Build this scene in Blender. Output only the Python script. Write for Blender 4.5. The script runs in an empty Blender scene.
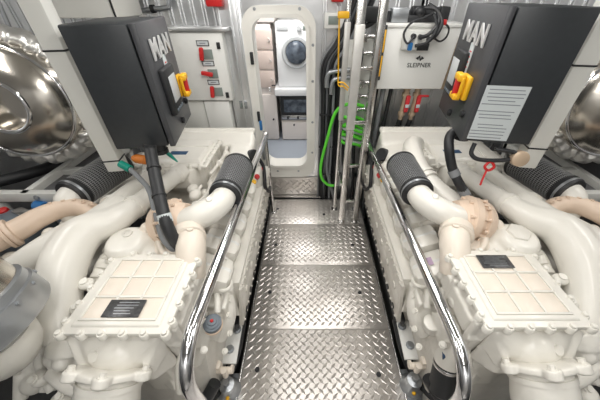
import bpy, bmesh, math, random
from mathutils import Vector, Matrix, noise
random.seed(7)
C = bpy.context.scene.collection
R = math.radians
XC = 0.07                      # centre line of the walkway; the camera stands at x = 0
V = Vector

# ------------------------------------------------------------------ materials
def mat(name, col, rough=0.5, metal=0.0, noise_amt=0.0, noise_scale=8.0, bump=0.0, bump_scale=60.0, coat=0.0, emit=None, estr=0.0, col2=None, aniso=None):
    m = bpy.data.materials.new(name); m.use_nodes = True
    nt = m.node_tree; b = nt.nodes['Principled BSDF']
    b.inputs['Base Color'].default_value = (*col, 1)
    b.inputs['Roughness'].default_value = rough
    b.inputs['Metallic'].default_value = metal
    b.inputs['Coat Weight'].default_value = coat
    if emit:
        b.inputs['Emission Color'].default_value = (*emit, 1); b.inputs['Emission Strength'].default_value = estr
    tc = nt.nodes.new('ShaderNodeTexCoord')
    if noise_amt or col2:
        n = nt.nodes.new('ShaderNodeTexNoise'); n.inputs['Scale'].default_value = noise_scale; n.inputs['Detail'].default_value = 4
        nt.links.new(tc.outputs['Object'], n.inputs['Vector'])
        r = nt.nodes.new('ShaderNodeValToRGB')
        c2 = col2 if col2 else tuple(max(0, v * (1 - noise_amt)) for v in col)
        r.color_ramp.elements[0].position = .35; r.color_ramp.elements[1].position = .65
        r.color_ramp.elements[0].color = (*c2, 1); r.color_ramp.elements[1].color = (*col, 1)
        nt.links.new(n.outputs['Fac'], r.inputs['Fac']); nt.links.new(r.outputs['Color'], b.inputs['Base Color'])
    if bump:
        n2 = nt.nodes.new('ShaderNodeTexNoise'); n2.inputs['Scale'].default_value = bump_scale; n2.inputs['Detail'].default_value = 3
        if aniso:
            mp = nt.nodes.new('ShaderNodeMapping'); mp.inputs['Scale'].default_value = aniso
            nt.links.new(tc.outputs['Object'], mp.inputs['Vector']); nt.links.new(mp.outputs['Vector'], n2.inputs['Vector'])
        else:
            nt.links.new(tc.outputs['Object'], n2.inputs['Vector'])
        bp = nt.nodes.new('ShaderNodeBump'); bp.inputs['Strength'].default_value = bump; bp.inputs['Distance'].default_value = .01
        nt.links.new(n2.outputs['Fac'], bp.inputs['Height']); nt.links.new(bp.outputs['Normal'], b.inputs['Normal'])
    return m
M = {}
M['cream'] = mat('cream_engine_paint', (.80, .775, .71), .34, 0, .05, 5, .08, 30, .15)
M['cream_warm'] = mat('heat_tinted_paint', (.80, .72, .62), .4, 0, .06, 6, .08, 30, .1)
M['pink'] = mat('heat_stained_paint', (.76, .60, .47), .45, 0, .10, 7, .1, 40)
M['cast'] = mat('painted_casting', (.74, .71, .645), .42, 0, .12, 9, .25, 45, .1)
M['white'] = mat('white_powder_coat', (.74, .74, .70), .4, 0, .03, 3)
M['offwhite'] = mat('white_cabinet_paint', (.80, .80, .77), .35, 0, .02, 3)
M['hatchw'] = mat('hatch_cream', (.80, .785, .735), .38, 0, .03, 4)
M['chrome'] = mat('polished_steel', (.72, .72, .73), .10, 1)
M['brushed'] = mat('brushed_steel', (.60, .59, .58), .25, 1, .1, 20)
M['ladder'] = mat('ladder_steel', (.66, .65, .63), .2, 1, .1, 12)
M['tread'] = mat('tread_plate_metal', (.74, .70, .66), .36, .75, .14, 3.5, .05, 200)
M['alu'] = mat('ribbed_aluminium', (.78, .79, .80), .30, .85, .10, 2.5, .2, 5)
M['mirror'] = mat('mirror_jacket', (.62, .58, .52), .20, .95, .14, 3, .10, 5)
M['foil'] = mat('crinkled_foil', (.80, .79, .76), .34, .8, .12, 12, .8, 22)
M['galv'] = mat('grey_clamp_metal', (.42, .44, .46), .35, .8, .1, 8)
M['black'] = mat('charcoal_powder_coat', (.030, .034, .038), .42, 0, .1, 40, .05, 300)
M['door'] = mat('charcoal_door_reflect', (.060, .062, .068), .36, 0, .05, 40, .05, 300)  # cabinet charcoal made lighter: light reflected by the door put into its colour
M['rubber'] = mat('black_rubber', (.018, .019, .021), .5, 0, .1, 20)
M['mesh'] = mat('filter_wire', (.34, .345, .35), .4, .6)
M['meshin'] = mat('filter_pleats', (.016, .017, .019), .8)
M['dark'] = mat('dark_bilge', (.03, .03, .03), .6, 0, .3, 6)
M['greyp'] = mat('grey_plastic', (.16, .19, .22), .5, 0, .1, 8)
M['greyc'] = mat('grey_cable', (.22, .23, .24), .5)
M['panelgrey'] = mat('grey_board', (.14, .14, .145), .6, 0, .1, 6)
M['plate'] = mat('data_plate', (.07, .07, .075), .35, .7, col2=(.13, .13, .13), noise_scale=60)
M['bluelabel'] = mat('blue_label', (.03, .08, .17), .4)
M['yellow'] = mat('yellow_plastic', (.85, .46, .015), .4)
M['red'] = mat('red_plastic', (.55, .02, .02), .4)
M['green'] = mat('green_hose', (.13, .75, .05), .4)
M['teal'] = mat('green_tape', (.0, .24, .17), .5)
M['orange'] = mat('orange_plug', (.62, .19, .03), .5)
M['blue'] = mat('blue_plastic', (.02, .16, .42), .4)
M['lightblue'] = mat('blue_edge', (.02, .20, .34), .4)
M['letter'] = mat('satin_chrome', (.78, .78, .78), .38, .55)
M['satin'] = mat('satin_sleeve', (.64, .63, .60), .35, .45, .1, 10)
M['paper'] = mat('paper', (.56, .60, .61), .6)
M['ink'] = mat('printed_lines', (.22, .24, .26), .6)
M['paint_white'] = mat('ceiling_white', (.75, .75, .73), .6)
M['lamp'] = mat('lamp_diffuser', (.9, .9, .9), .5, emit=(1, .97, .92), estr=3)
M['lampwarm'] = mat('laundry_lamp_diffuser', (.9, .9, .9), .5, emit=(1, .97, .95), estr=4)
M['appl'] = mat('appliance_white', (.82, .83, .84), .3)
M['beige'] = mat('beige_laminate', (.70, .58, .52), .5, 0, .05, 3)
M['beigel'] = mat('pale_laminate', (.78, .72, .68), .5, 0, .04, 3)
M['bluefloor'] = mat('grey_vinyl', (.38, .42, .48), .4, 0, .05, 5)
M['darkglass'] = mat('dark_glass', (.05, .06, .08), .08, 0, col2=(.14, .17, .21), noise_scale=14)
M['display'] = mat('lcd', (.22, .26, .24), .3)
M['screen'] = mat('pale_screen', (.55, .57, .58), .3)
M['redtag'] = mat('red_hose_grip', (.62, .03, .04), .45)
M['copper'] = mat('tan_fitting', (.55, .42, .30), .4, .3)
M['pinktag'] = mat('sticker_print', (.42, .30, .42), .5)

# ------------------------------------------------------------------ mesh builder
class B:
    def __init__(s): s.bm = bmesh.new()
    def _merge(s, tmp):
        me = bpy.data.meshes.new('tmp'); tmp.to_mesh(me); tmp.free(); s.bm.from_mesh(me); bpy.data.meshes.remove(me); return s
    def box(s, c, d, bev=0.0, rot=None, seg=2):
        t = bmesh.new(); bmesh.ops.create_cube(t, size=1)
        bmesh.ops.scale(t, vec=d, verts=t.verts)
        if bev: bmesh.ops.bevel(t, geom=t.edges[:], offset=bev, segments=seg, affect='EDGES', profile=.5)
        if rot is not None: bmesh.ops.rotate(t, cent=(0, 0, 0), matrix=rot, verts=t.verts)
        bmesh.ops.translate(t, vec=c, verts=t.verts); return s._merge(t)
    def hexa(s, pts, bev=0.0):
        """eight corners: bottom four counter-clockwise, then top four"""
        t = bmesh.new(); v = [t.verts.new(p) for p in pts]
        for f in ((3, 2, 1, 0), (4, 5, 6, 7), (0, 1, 5, 4), (1, 2, 6, 5), (2, 3, 7, 6), (3, 0, 4, 7)): t.faces.new([v[i] for i in f])
        bmesh.ops.recalc_face_normals(t, faces=t.faces)
        if bev: bmesh.ops.bevel(t, geom=t.edges[:], offset=bev, segments=2, affect='EDGES', profile=.5)
        return s._merge(t)
    def lathe(s, p0, axis, prof, seg=28, sx=1.0):
        a = V(axis).normalized(); u = a.orthogonal().normalized(); w = a.cross(u)
        t = bmesh.new(); rings = []
        for d, r in prof:
            c = V(p0) + a * d
            if r < 1e-6: rings.append([t.verts.new(c)])
            else: rings.append([t.verts.new(c + (u * math.cos(2 * math.pi * k / seg) * sx + w * math.sin(2 * math.pi * k / seg)) * r) for k in range(seg)])
        for A, D in zip(rings, rings[1:]):
            for k in range(seg):
                k2 = (k + 1) % seg
                if len(A) == 1 and len(D) == 1: continue
                if len(A) == 1: t.faces.new((A[0], D[k2], D[k]))
                elif len(D) == 1: t.faces.new((A[k], A[k2], D[0]))
                else: t.faces.new((A[k], A[k2], D[k2], D[k]))
        if len(rings[0]) > 1: t.faces.new(rings[0][::-1])
        if len(rings[-1]) > 1: t.faces.new(rings[-1])
        bmesh.ops.recalc_face_normals(t, faces=t.faces)
        return s._merge(t)
    def cyl(s, p0, p1, r0, r1=None, seg=20, ch=0.0):
        p0, p1 = V(p0), V(p1); L = (p1 - p0).length; r1 = r0 if r1 is None else r1
        pr = [(0, r0), (L, r1)] if not ch else [(0, r0 - ch), (ch, r0), (L - ch, r1), (L, r1 - ch)]
        return s.lathe(p0, p1 - p0, pr, seg)
    def tube(s, pts, r, seg=12, smooth=6, closed=False, caps=True, flat=1.0):
        P = [V(p) for p in pts]; n = len(P); rr = r if isinstance(r, (list, tuple)) else [r] * n
        Q = []; RR = []
        if smooth and n > 2:
            rng = n if closed else n - 1
            for i in range(rng):
                g = (lambda k: P[k % n]) if closed else (lambda k: P[min(max(k, 0), n - 1)])
                a, b_, c, d = g(i - 1), g(i), g(i + 1), g(i + 2)
                for k in range(smooth):
                    x = k / smooth
                    Q.append(.5 * ((2 * b_) + (c - a) * x + (2 * a - 5 * b_ + 4 * c - d) * x * x + (3 * b_ - a - 3 * c + d) * x ** 3))
                    RR.append(rr[i % n] * (1 - x) + rr[(i + 1) % n] * x)
            if not closed: Q.append(P[-1]); RR.append(rr[-1])
        else: Q, RR = P, rr
        t = bmesh.new(); rings = []; N = len(Q); up = None
        for i in range(N):
            T = (Q[(i + 1) % N] - Q[i - 1]) if closed else (Q[min(i + 1, N - 1)] - Q[max(i - 1, 0)])
            T.normalize()
            up = T.orthogonal().normalized() if up is None else (up - T * up.dot(T)).normalized()
            w = T.cross(up)
            rings.append([t.verts.new(Q[i] + (up * math.cos(2 * math.pi * k / seg) + w * math.sin(2 * math.pi * k / seg) * flat) * RR[i]) for k in range(seg)])
        rng = N if closed else N - 1
        for i in range(rng):
            A, D = rings[i], rings[(i + 1) % N]
            for k in range(seg): t.faces.new((A[k], A[(k + 1) % seg], D[(k + 1) % seg], D[k]))
        if not closed and caps: t.faces.new(rings[0][::-1]); t.faces.new(rings[-1])
        bmesh.ops.recalc_face_normals(t, faces=t.faces)
        return s._merge(t)
    def ball(s, c, r, sc=(1, 1, 1), rot=None, seg=20):
        t = bmesh.new(); bmesh.ops.create_uvsphere(t, u_segments=seg, v_segments=seg // 2, radius=r)
        bmesh.ops.scale(t, vec=sc, verts=t.verts)
        if rot is not None: bmesh.ops.rotate(t, cent=(0, 0, 0), matrix=rot, verts=t.verts)
        bmesh.ops.translate(t, vec=c, verts=t.verts); return s._merge(t)
    def prism(s, poly, axis, a0, a1, bev=0.0):
        """2-D polygon extruded along axis ('x': poly is y,z; 'y': x,z; 'z': x,y)"""
        def p3(p, a): return {'x': (a, p[0], p[1]), 'y': (p[0], a, p[1]), 'z': (p[0], p[1], a)}[axis]
        t = bmesh.new(); lo = [t.verts.new(p3(p, a0)) for p in poly]; hi = [t.verts.new(p3(p, a1)) for p in poly]
        t.faces.new(lo[::-1]); t.faces.new(hi); n = len(poly)
        for k in range(n): t.faces.new((lo[k], lo[(k + 1) % n], hi[(k + 1) % n], hi[k]))
        bmesh.ops.recalc_face_normals(t, faces=t.faces)
        if bev: bmesh.ops.bevel(t, geom=t.edges[:], offset=bev, segments=2, affect='EDGES', profile=.5)
        return s._merge(t)
    def bolt(s, c, n, r=.011, h=.010):
        n = V(n).normalized(); c = V(c)
        s.lathe(c, n, [(0, r * 1.45), (h * .25, r * 1.45), (h * .25, r), (h, r * .95)], 8)
        return s

POS = {}                       # world base of every object made with an Empty
def finish(bm, name, material, angle=38):
    me = bpy.data.meshes.new(name); bm.to_mesh(me); bm.free()
    mats = material if isinstance(material, (list, tuple)) else [material]
    for m in mats: me.materials.append(m)
    for p in me.polygons: p.use_smooth = True
    me.set_sharp_from_angle(angle=R(angle))
    return me
def cast_mesh(me, voxel, it, fac=.5):
    """fuse overlapping solids to one casting with rounded inner corners"""
    o = bpy.data.objects.new('tmp', me); C.objects.link(o)
    r = o.modifiers.new('r', 'REMESH'); r.mode = 'VOXEL'; r.voxel_size = voxel; r.use_smooth_shade = True
    if it:
        s = o.modifiers.new('s', 'SMOOTH'); s.iterations = it; s.factor = fac
    dg = bpy.context.evaluated_depsgraph_get(); n = bpy.data.meshes.new_from_object(o.evaluated_get(dg))
    bpy.data.objects.remove(o); return n
FR = [Matrix.Identity(4)]      # current frame: engine coordinates -> world
def part(name, b, m, parent=None, voxel=0, it=3, label=None, angle=38, kind=None):
    bm = b.bm if isinstance(b, B) else b
    f = FR[-1]; bmesh.ops.transform(bm, matrix=f, verts=bm.verts)
    if f.determinant() < 0: bmesh.ops.reverse_faces(bm, faces=bm.faces)
    if parent is None:
        xs = [v.co for v in bm.verts]; lo = [min(c[i] for c in xs) for i in range(3)]; hi = [max(c[i] for c in xs) for i in range(3)]
        base = V(((lo[0] + hi[0]) / 2, (lo[1] + hi[1]) / 2, lo[2]))
    else: base = POS[parent]
    if voxel:
        me = finish(bm, name, m); n = cast_mesh(me, voxel, it); bpy.data.meshes.remove(me); n.name = name
        n.materials.clear(); n.materials.append(m)
        for p in n.polygons: p.use_smooth = True; p.material_index = 0
        me = n; me.transform(Matrix.Translation(-base))
    else:
        bmesh.ops.translate(bm, vec=-base, verts=bm.verts); me = finish(bm, name, m, angle)
    o = bpy.data.objects.new(name, me); C.objects.link(o); POS[o] = base
    if parent is None: o.location = base
    else: o.parent = parent
    if label: o['label'] = label
    if kind: o['kind'] = kind
    return o
def thing(name, label, cat, loc, group=None):
    o = bpy.data.objects.new(name, None); C.objects.link(o); o.empty_display_size = .1
    p = FR[-1] @ V(loc); o.location = p; POS[o] = p
    o['label'] = label; o['category'] = cat
    if group: o['group'] = group
    return o
def tag(o, label, cat, group=None):
    o['label'] = label; o['category'] = cat
    if group: o['group'] = group
    return o
def struct(name, b, m, parent=None, angle=38):
    return part(name, b, m, parent, kind='structure', angle=angle)
def text_bm(s, size, extr=.001, bold=0.0, width=1.0, spc=1.0):
    cu = bpy.data.curves.new('t', 'FONT'); cu.body = s; cu.size = size; cu.extrude = extr; cu.offset = bold; cu.space_character = spc; cu.align_x = 'CENTER'; cu.align_y = 'CENTER'
    o = bpy.data.objects.new('t', cu); C.objects.link(o)
    me = bpy.data.meshes.new_from_object(o.evaluated_get(bpy.context.evaluated_depsgraph_get()))
    bm = bmesh.new(); bm.from_mesh(me); bpy.data.objects.remove(o); bpy.data.meshes.remove(me); bpy.data.curves.remove(cu)
    bmesh.ops.scale(bm, vec=(width, 1, 1), verts=bm.verts)
    return bm
def place(bm, o, x, y):
    x = V(x).normalized(); y = V(y).normalized(); z = x.cross(y)
    m = Matrix((x, y, z)).transposed().to_4x4(); m.translation = V(o)
    bmesh.ops.transform(bm, matrix=m, verts=bm.verts); return bm

# ------------------------------------------------------------------ the room
struct('floor', B().box((.0, 1.0, -.46), (5.4, 4.2, .06)), M['dark'])
struct('ceiling', B().box((.0, 1.9, 2.55), (5.6, 6.2, .06)), M['paint_white'])
b = B(); b.box((-2.75, 1.0, 1.05), (.06, 4.2, 3.0))
struct('wall_left', b, M['alu'])
struct('wall_right', B().box((2.75, 1.0, 1.05), (.06, 4.2, 3.0)), M['alu'])
struct('wall_near', B().box((0, -1.1, 1.05), (5.5, .06, 3.0)), M['alu'])
YB = 2.74                      # bulkhead with the hatch
def ribbed(b, x0, x1, y, z0, z1, pitch=.095):
    x = x0
    b.box(((x0 + x1) / 2, y + .03, (z0 + z1) / 2), (x1 - x0, .04, z1 - z0))
    while x < x1 - .02:
        b.box((x + .012, y + .004, (z0 + z1) / 2), (.012, .016, z1 - z0), .004)
        b.box((x + .038, y + .004, (z0 + z1) / 2), (.012, .016, z1 - z0), .004)
        x += pitch
HX0, HX1, HZ0, HZ1 = -.498, -.035, .44, 1.85     # clear opening of the hatch
b = B(); ribbed(b, -2.72, -.75, YB, -.43, 2.52)
b.box((-.665, YB - .01, 1.045), (.19, .06, 2.95), .01)          # seamed aluminium sheets beside the hatch
b.box((-.76, YB - .03, 1.045), (.014, .03, 2.95), .004); b.box((-.66, YB - .05, 1.045), (.014, .03, 2.95), .004)
b.box((-.60, YB - .05, 1.045), (.014, .03, 2.95), .004)
b.box((-.265, YB + .02, 2.22), (.482, .06, .62)); b.box((-.265, YB + .02, -.0), (.482, .06, .80))
b.box((-.546, YB + .02, 1.045), (.08, .06, 2.95)); b.box((.038, YB + .02, 1.045), (.124, .06, 2.95))
ribbed(b, .10, 2.72, YB, -.43, 2.52, .12)
struct('wall_far', b, M['alu'])

# ---- hatch frame: rounded-rectangle ring with a raised coaming
def rrect(x0, x1, z0, z1, r, n=8):
    pts = []
    for cx, cz, a in ((x1 - r, z1 - r, 0), (x0 + r, z1 - r, 90), (x0 + r, z0 + r, 180), (x1 - r, z0 + r, 270)):
        for k in range(n + 1):
            t = R(a + 90 * k / n); pts.append((cx + r * math.cos(t), cz + r * math.sin(t)))
    return pts
def rring(bm, outer, inner, y0, y1):
    n = len(outer)
    vo0 = [bm.verts.new((x, y0, z)) for x, z in outer]; vi0 = [bm.verts.new((x, y0, z)) for x, z in inner]
    vo1 = [bm.verts.new((x, y1, z)) for x, z in outer]; vi1 = [bm.verts.new((x, y1, z)) for x, z in inner]
    for k in range(n):
        j = (k + 1) % n
        bm.faces.new((vo0[k], vo0[j], vi0[j], vi0[k])); bm.faces.new((vi1[k], vi1[j], vo1[j], vo1[k]))
        bm.faces.new((vo0[j], vo0[k], vo1[k], vo1[j])); bm.faces.new((vi0[k], vi0[j], vi1[j], vi1[k]))
b = B()
rring(b.bm, rrect(HX0 - .085, HX1 + .085, HZ0 - .165, HZ1 + .085, .16), rrect(HX0, HX1, HZ0, HZ1, .11), YB - .045, YB + .12)
rring(b.bm, rrect(HX0 - .03, HX1 + .03, HZ0 - .03, HZ1 + .03, .13), rrect(HX0, HX1, HZ0, HZ1, .11), YB - .065, YB - .04)
bmesh.ops.recalc_face_normals(b.bm, faces=b.bm.faces)
hatch = struct('door_1', b, M['hatchw'])
for x, z in ((HX0 + .04, HZ1 + .06), (HX1 - .05, HZ1 + .06), (HX1 + .06, HZ1 - .2), (HX1 + .06, 1.35), (HX1 + .06, .95), (HX1 + .06, .6), (HX0 + .12, HZ0 - .08), (HX1 - .1, HZ0 - .08)):
    part('frame_bolt', B().bolt((x, YB - .044, z), (0, -1, 0), .009, .006), M['galv'], hatch)
for z in (1.55, 1.02):
    part('latch', B().box((HX0 - .022, YB - .07, z), (.028, .03, .10), .005), M['rubber'], hatch)
part('latch', B().box((HX0 - .01, YB - .08, .62), (.04, .05, .16), .01), M['galv'], hatch)
part('blue_latch', B().box((HX0 - .01, YB - .08, .93), (.026, .03, .10), .006), M['blue'], hatch, label='blue latch lever')

# tread-plate riser and threshold under the hatch
def lozenges(bm, x0, x1, y0, y1, z, g=.041, axis='z', ln=.031, wd=.0105, h=.0034):
    s = math.sqrt(.5); cx, cy = (x0 + x1) / 2, (y0 + y1) / 2
    n = int(max(x1 - x0, y1 - y0) / g) + 3
    for i in range(-n, n + 1):
        for j in range(-n, n + 1):
            px, py = cx + (i - j) * g * s, cy + (i + j) * g * s
            if not (x0 + .02 < px < x1 - .02 and y0 + .02 < py < y1 - .02): continue
            d = (s, s) if (i + j) % 2 else (-s, s); e = (-d[1], d[0])
            P = [(px + d[0] * ln, py + d[1] * ln, 0), (px + e[0] * wd, py + e[1] * wd, 0), (px - d[0] * ln, py - d[1] * ln, 0), (px - e[0] * wd, py - e[1] * wd, 0)]
            T = [(px + d[0] * ln * .55, py + d[1] * ln * .55, h), (px - d[0] * ln * .55, py - d[1] * ln * .55, h)]
            f = (lambda q: (q[0], q[1], z + q[2])) if axis == 'z' else (lambda q: (q[0], z - q[2], q[1]))
            v = [bm.verts.new(f(q)) for q in P]; t = [bm.verts.new(f(q)) for q in T]
            for fc in ((v[0], v[1], t[0]), (v[1], v[2], t[1], t[0]), (v[2], v[3], t[1]), (v[3], v[0], t[0], t[1])): bm.faces.new(fc)
    return bm
b = B(); b.box((-.235, YB - .03, .135), (.74, .02, .26), .003); lozenges(b.bm, -.60, .13, .015, .265, YB - .04, axis='y', g=.055, ln=.041, wd=.014, h=.006)
struct('trim_1', b, M['tread'])
struct('trim_2', B().box((-.235, YB - .07, .012), (.76, .06, .022), .005), M['brushed'])

# ---- floor plates on the walkway
def floor_plate(x0, x1, y0, y1, label, z=0):
    t = thing('floor_plate', label, 'floor plate', ((x0 + x1) / 2, (y0 + y1) / 2, z - .012), 'tread plates of the walkway')
    b = B(); b.box(((x0 + x1) / 2, (y0 + y1) / 2, z - .006), (x1 - x0 - .003, y1 - y0 - .003, .012), .0015)
    lozenges(b.bm, x0, x1, y0, y1, z - .0002); part('tread_plate', b, M['tread'], t)
    return t
def holes(t, pts):
    for x, y in pts: part('bolt_hole', B().lathe((x, y, -.004), (0, 0, 1), [(0, .016), (.0095, .016)], 16), M['rubber'], t)
W0, W1 = XC - .525, XC + .525
p = floor_plate(W0, W1, 2.17, 2.62, 'farthest diamond tread floor plate, in front of the riser below the hatch'); holes(p, ((-.38, 2.43), (.16, 2.33)))
p = floor_plate(W0, W1, 1.61, 2.17, 'brightly lit diamond tread floor plate, second from the hatch riser'); holes(p, ((-.345, 1.86), (.43, 1.86)))
p = floor_plate(W0, W1, 1.006, 1.61, 'diamond tread floor plate between the lifting eyes of the two engines, second nearest'); holes(p, ((-.34, 1.32), (.42, 1.315)))
p = floor_plate(W0, W1, -.95, 1.006, 'nearest diamond tread floor plate, at the bottom of the picture'); holes(p, ((-.355, .73), (.455, .70)))
floor_plate(W0 - .40, W0 - .012, -.95, .585, 'small tread plate at the foot of the left chrome rail', -.012)
floor_plate(W1 + .012, W1 + .40, -.95, .46, 'small tread plate at the foot of the right chrome rail', -.012)
for s_, sd in ((-1, 'left'), (1, 'right')):
    x = XC + s_ * .532
    struct('trim_%d' % (3 if s_ < 0 else 4), B().box((x, .84, -.03), (.010, 3.56, .07), .002), M['brushed'])
    b = B(); b.box((XC + s_ * .545, .84, -.11), (.008, 3.5, .14)); b.box((XC + s_ * .50, .84, -.25), (.04, 3.5, .38))
    struct('trim_%d' % (5 if s_ < 0 else 6), b, M['brushed'])
struct('trim_7', B().box((XC, .84, -.29), (.9, 3.4, .26)), M['dark'])

# ---- ceiling lamps; those over the machinery are unseen, added for flat even light
def ceiling_lamp(x, y, lx, ly, label, z=2.52, power=7.6, mt='lamp', col=(1, .98, .95)):
    t = thing('ceiling_lamp', label, 'ceiling light', (x, y, z), 'ceiling lamps')
    part('housing', B().box((x, y, z - .02), (lx + .04, ly + .04, .04), .005), M['white'], t)
    part('diffuser', B().box((x, y, z - .045), (lx, ly, .016), .004), M[mt], t)
    l = bpy.data.lights.new('lamp_light', 'AREA'); l.shape = 'RECTANGLE'; l.size = lx; l.size_y = ly; l.energy = power; l.color = col
    o = bpy.data.objects.new('lamp_light', l); C.objects.link(o); o.location = (0, 0, -.058); o.parent = t
for x, y, n in ((-.55, .2, 'left row, nearest'), (-.55, 1.9, 'left row, near the hatch'), (.69, .2, 'right row, nearest'), (.69, 1.9, 'right row, near the hatch'),
                (-1.9, 1.0, 'far left of the left engine'), (2.04, 1.0, 'far right of the right engine'), (.07, 1.15, 'over the walkway middle'), (.07, -.55, 'over the walkway behind the viewer')):
    ceiling_lamp(x, y, .16, 1.0 if abs(x) > .1 else .7, 'unseen white ceiling lamp added to light the machinery evenly, ' + n)

# ------------------------------------------------------------------ laundry behind the hatch
LY = 3.62; LZ = .30
struct('floor_laundry', B().box((-.4, 3.6, LZ - .03), (2.6, 1.7, .06)), M['bluefloor'])
struct('wall_laundry', B().box((-.4, 4.42, 1.3), (2.6, .05, 2.2)), M['offwhite'])
struct('wall_laundry_left', B().box((-1.72, 3.6, 1.3), (.05, 1.7, 2.2)), M['offwhite'])
struct('wall_laundry_right', B().box((.95, 3.6, 1.3), (.05, 1.7, 2.2)), M['offwhite'])
struct('ceiling_laundry', B().box((-.4, 3.6, 2.42), (2.6, 1.7, .05)), M['offwhite'])
b = B(); b.box((-.27, YB + .35, .36), (.7, .5, .02)); 
ceiling_lamp(-.3, 3.25, .5, .5, 'square lamp in the laundry ceiling beyond the hatch', 2.39, 14, 'lampwarm', (1, .98, .96))
# washer
t = thing('washing_machine', 'white front loading washing machine on the shelf seen through the hatch', 'washing machine', (-.17, LY + .28, 1.05))
part('body', B().box((-.155, LY + .28, 1.405), (.50, .52, .705), .012), M['appl'], t)
part('porthole_ring', B().lathe((-.165, LY + .02, 1.45), (0, -1, 0), [(0, .175), (.02, .175), (.035, .165), (.035, .135), (.02, .130), (.02, 0)], 40), M['screen'], t)
part('porthole_glass', B().lathe((-.165, LY + .001, 1.45), (0, -1, 0), [(0, .128), (.03, .115), (.05, .07), (.055, 0)], 32), M['darkglass'], t)
part('door_handle', B().box((-.03, LY - .02, 1.45), (.025, .02, .10), .006), M['appl'], t)
part('detergent_drawer', B().box((-.32, LY + .016, 1.70), (.13, .012, .05), .004), M['screen'], t)
part('dial', B().cyl((-.13, LY + .02, 1.70), (-.13, LY - .012, 1.70), .028, .024), M['screen'], t)
part('display', B().box((-.04, LY + .017, 1.70), (.09, .010, .035), .002), M['display'], t)
# shelf
t = thing('worktop_shelf', 'white shelf under the washing machine beyond the hatch', 'shelf', (-.2, LY + .2, .96))
part('board', B().box((-.17, LY + .24, 1.005), (.57, .60, .085), .008), M['appl'], t)
# oven
t = thing('oven', 'black built-in oven below the white shelf beyond the hatch', 'oven', (-.16, LY + .3, .60))
part('body', B().box((-.165, LY + .30, .775), (.475, .5, .345), .006), M['rubber'], t)
part('door_glass', B().box((-.165, LY + .045, .80), (.38, .012, .17), .003), M['darkglass'], t)
part('control_strip', B().box((-.165, LY + .045, .645), (.46, .014, .06), .003), M['brushed'], t)
for dx in (-.14, 0, .14): part('knob', B().cyl((-.165 + dx, LY + .04, .645), (-.165 + dx, LY + .015, .645), .016), M['rubber'], t)
t = thing('drawer_unit', 'pale drawer cabinet under the black oven beyond the hatch', 'cabinet', (-.16, LY + .3, LZ))
part('body', B().box((-.165, LY + .31, .448), (.475, .5, .29), .004), M['beigel'], t)
for k, z in enumerate((.50,)):
    d = part('drawer_front', B().box((-.165, LY + .05, .445), (.455, .02, .26), .004), M['beigel'], t)
    for dx in (-.06, .17): part('knob', B().cyl((-.165 + dx, LY + .042, .54), (-.165 + dx, LY + .02, .54), .012), M['rubber'], d)
t = thing('tall_cupboard', 'beige tall cupboard left of the washing machine beyond the hatch', 'cupboard', (-.62, LY + .3, LZ))
part('body', B().box((-.68, LY + .31, 1.02), (.43, .5, 1.43), .004), M['beigel'], t)
for k, (z, h) in enumerate(((1.58, .20), (1.36, .20), (1.14, .20))):
    d = part('door_panel', B().box((-.60, LY + .05, z), (.30, .02, h), .004), M['beige'], t)
    part('latch', B().tube([(-.50, LY + .035, z + .02), (-.475, LY + .025, z), (-.50, LY + .035, z - .02)], .006, 8, 4), M['beigel'], d)
d = part('door_panel', B().box((-.60, LY + .05, .64), (.30, .02, .62), .004), M['beigel'], t)
part('latch', B().cyl((-.51, LY + .042, .62), (-.51, LY + .02, .62), .012), M['rubber'], d)
t = thing('wall_cupboard', 'white cupboard above the beige cupboard beyond the hatch', 'cupboard', (-.66, LY + .3, 1.745))
part('body', B().box((-.655, LY + .31, 2.05), (.47, .5, .60), .004), M['beigel'], t)
# faucet
t = thing('shelf_tap', 'small chrome tap on the beige cupboard left of the white shelf', 'tap', (-.50, LY - .0, 1.05))
part('spout', B().tube([(-.51, LY + .04, 1.00), (-.51, LY - .04, 1.06), (-.51, LY - .08, 1.07), (-.51, LY - .10, 1.03)], .010, 10, 5), M['chrome'], t)
part('lever', B().box((-.47, LY + .01, 1.075), (.05, .03, .012), .003), M['rubber'], t)

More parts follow.
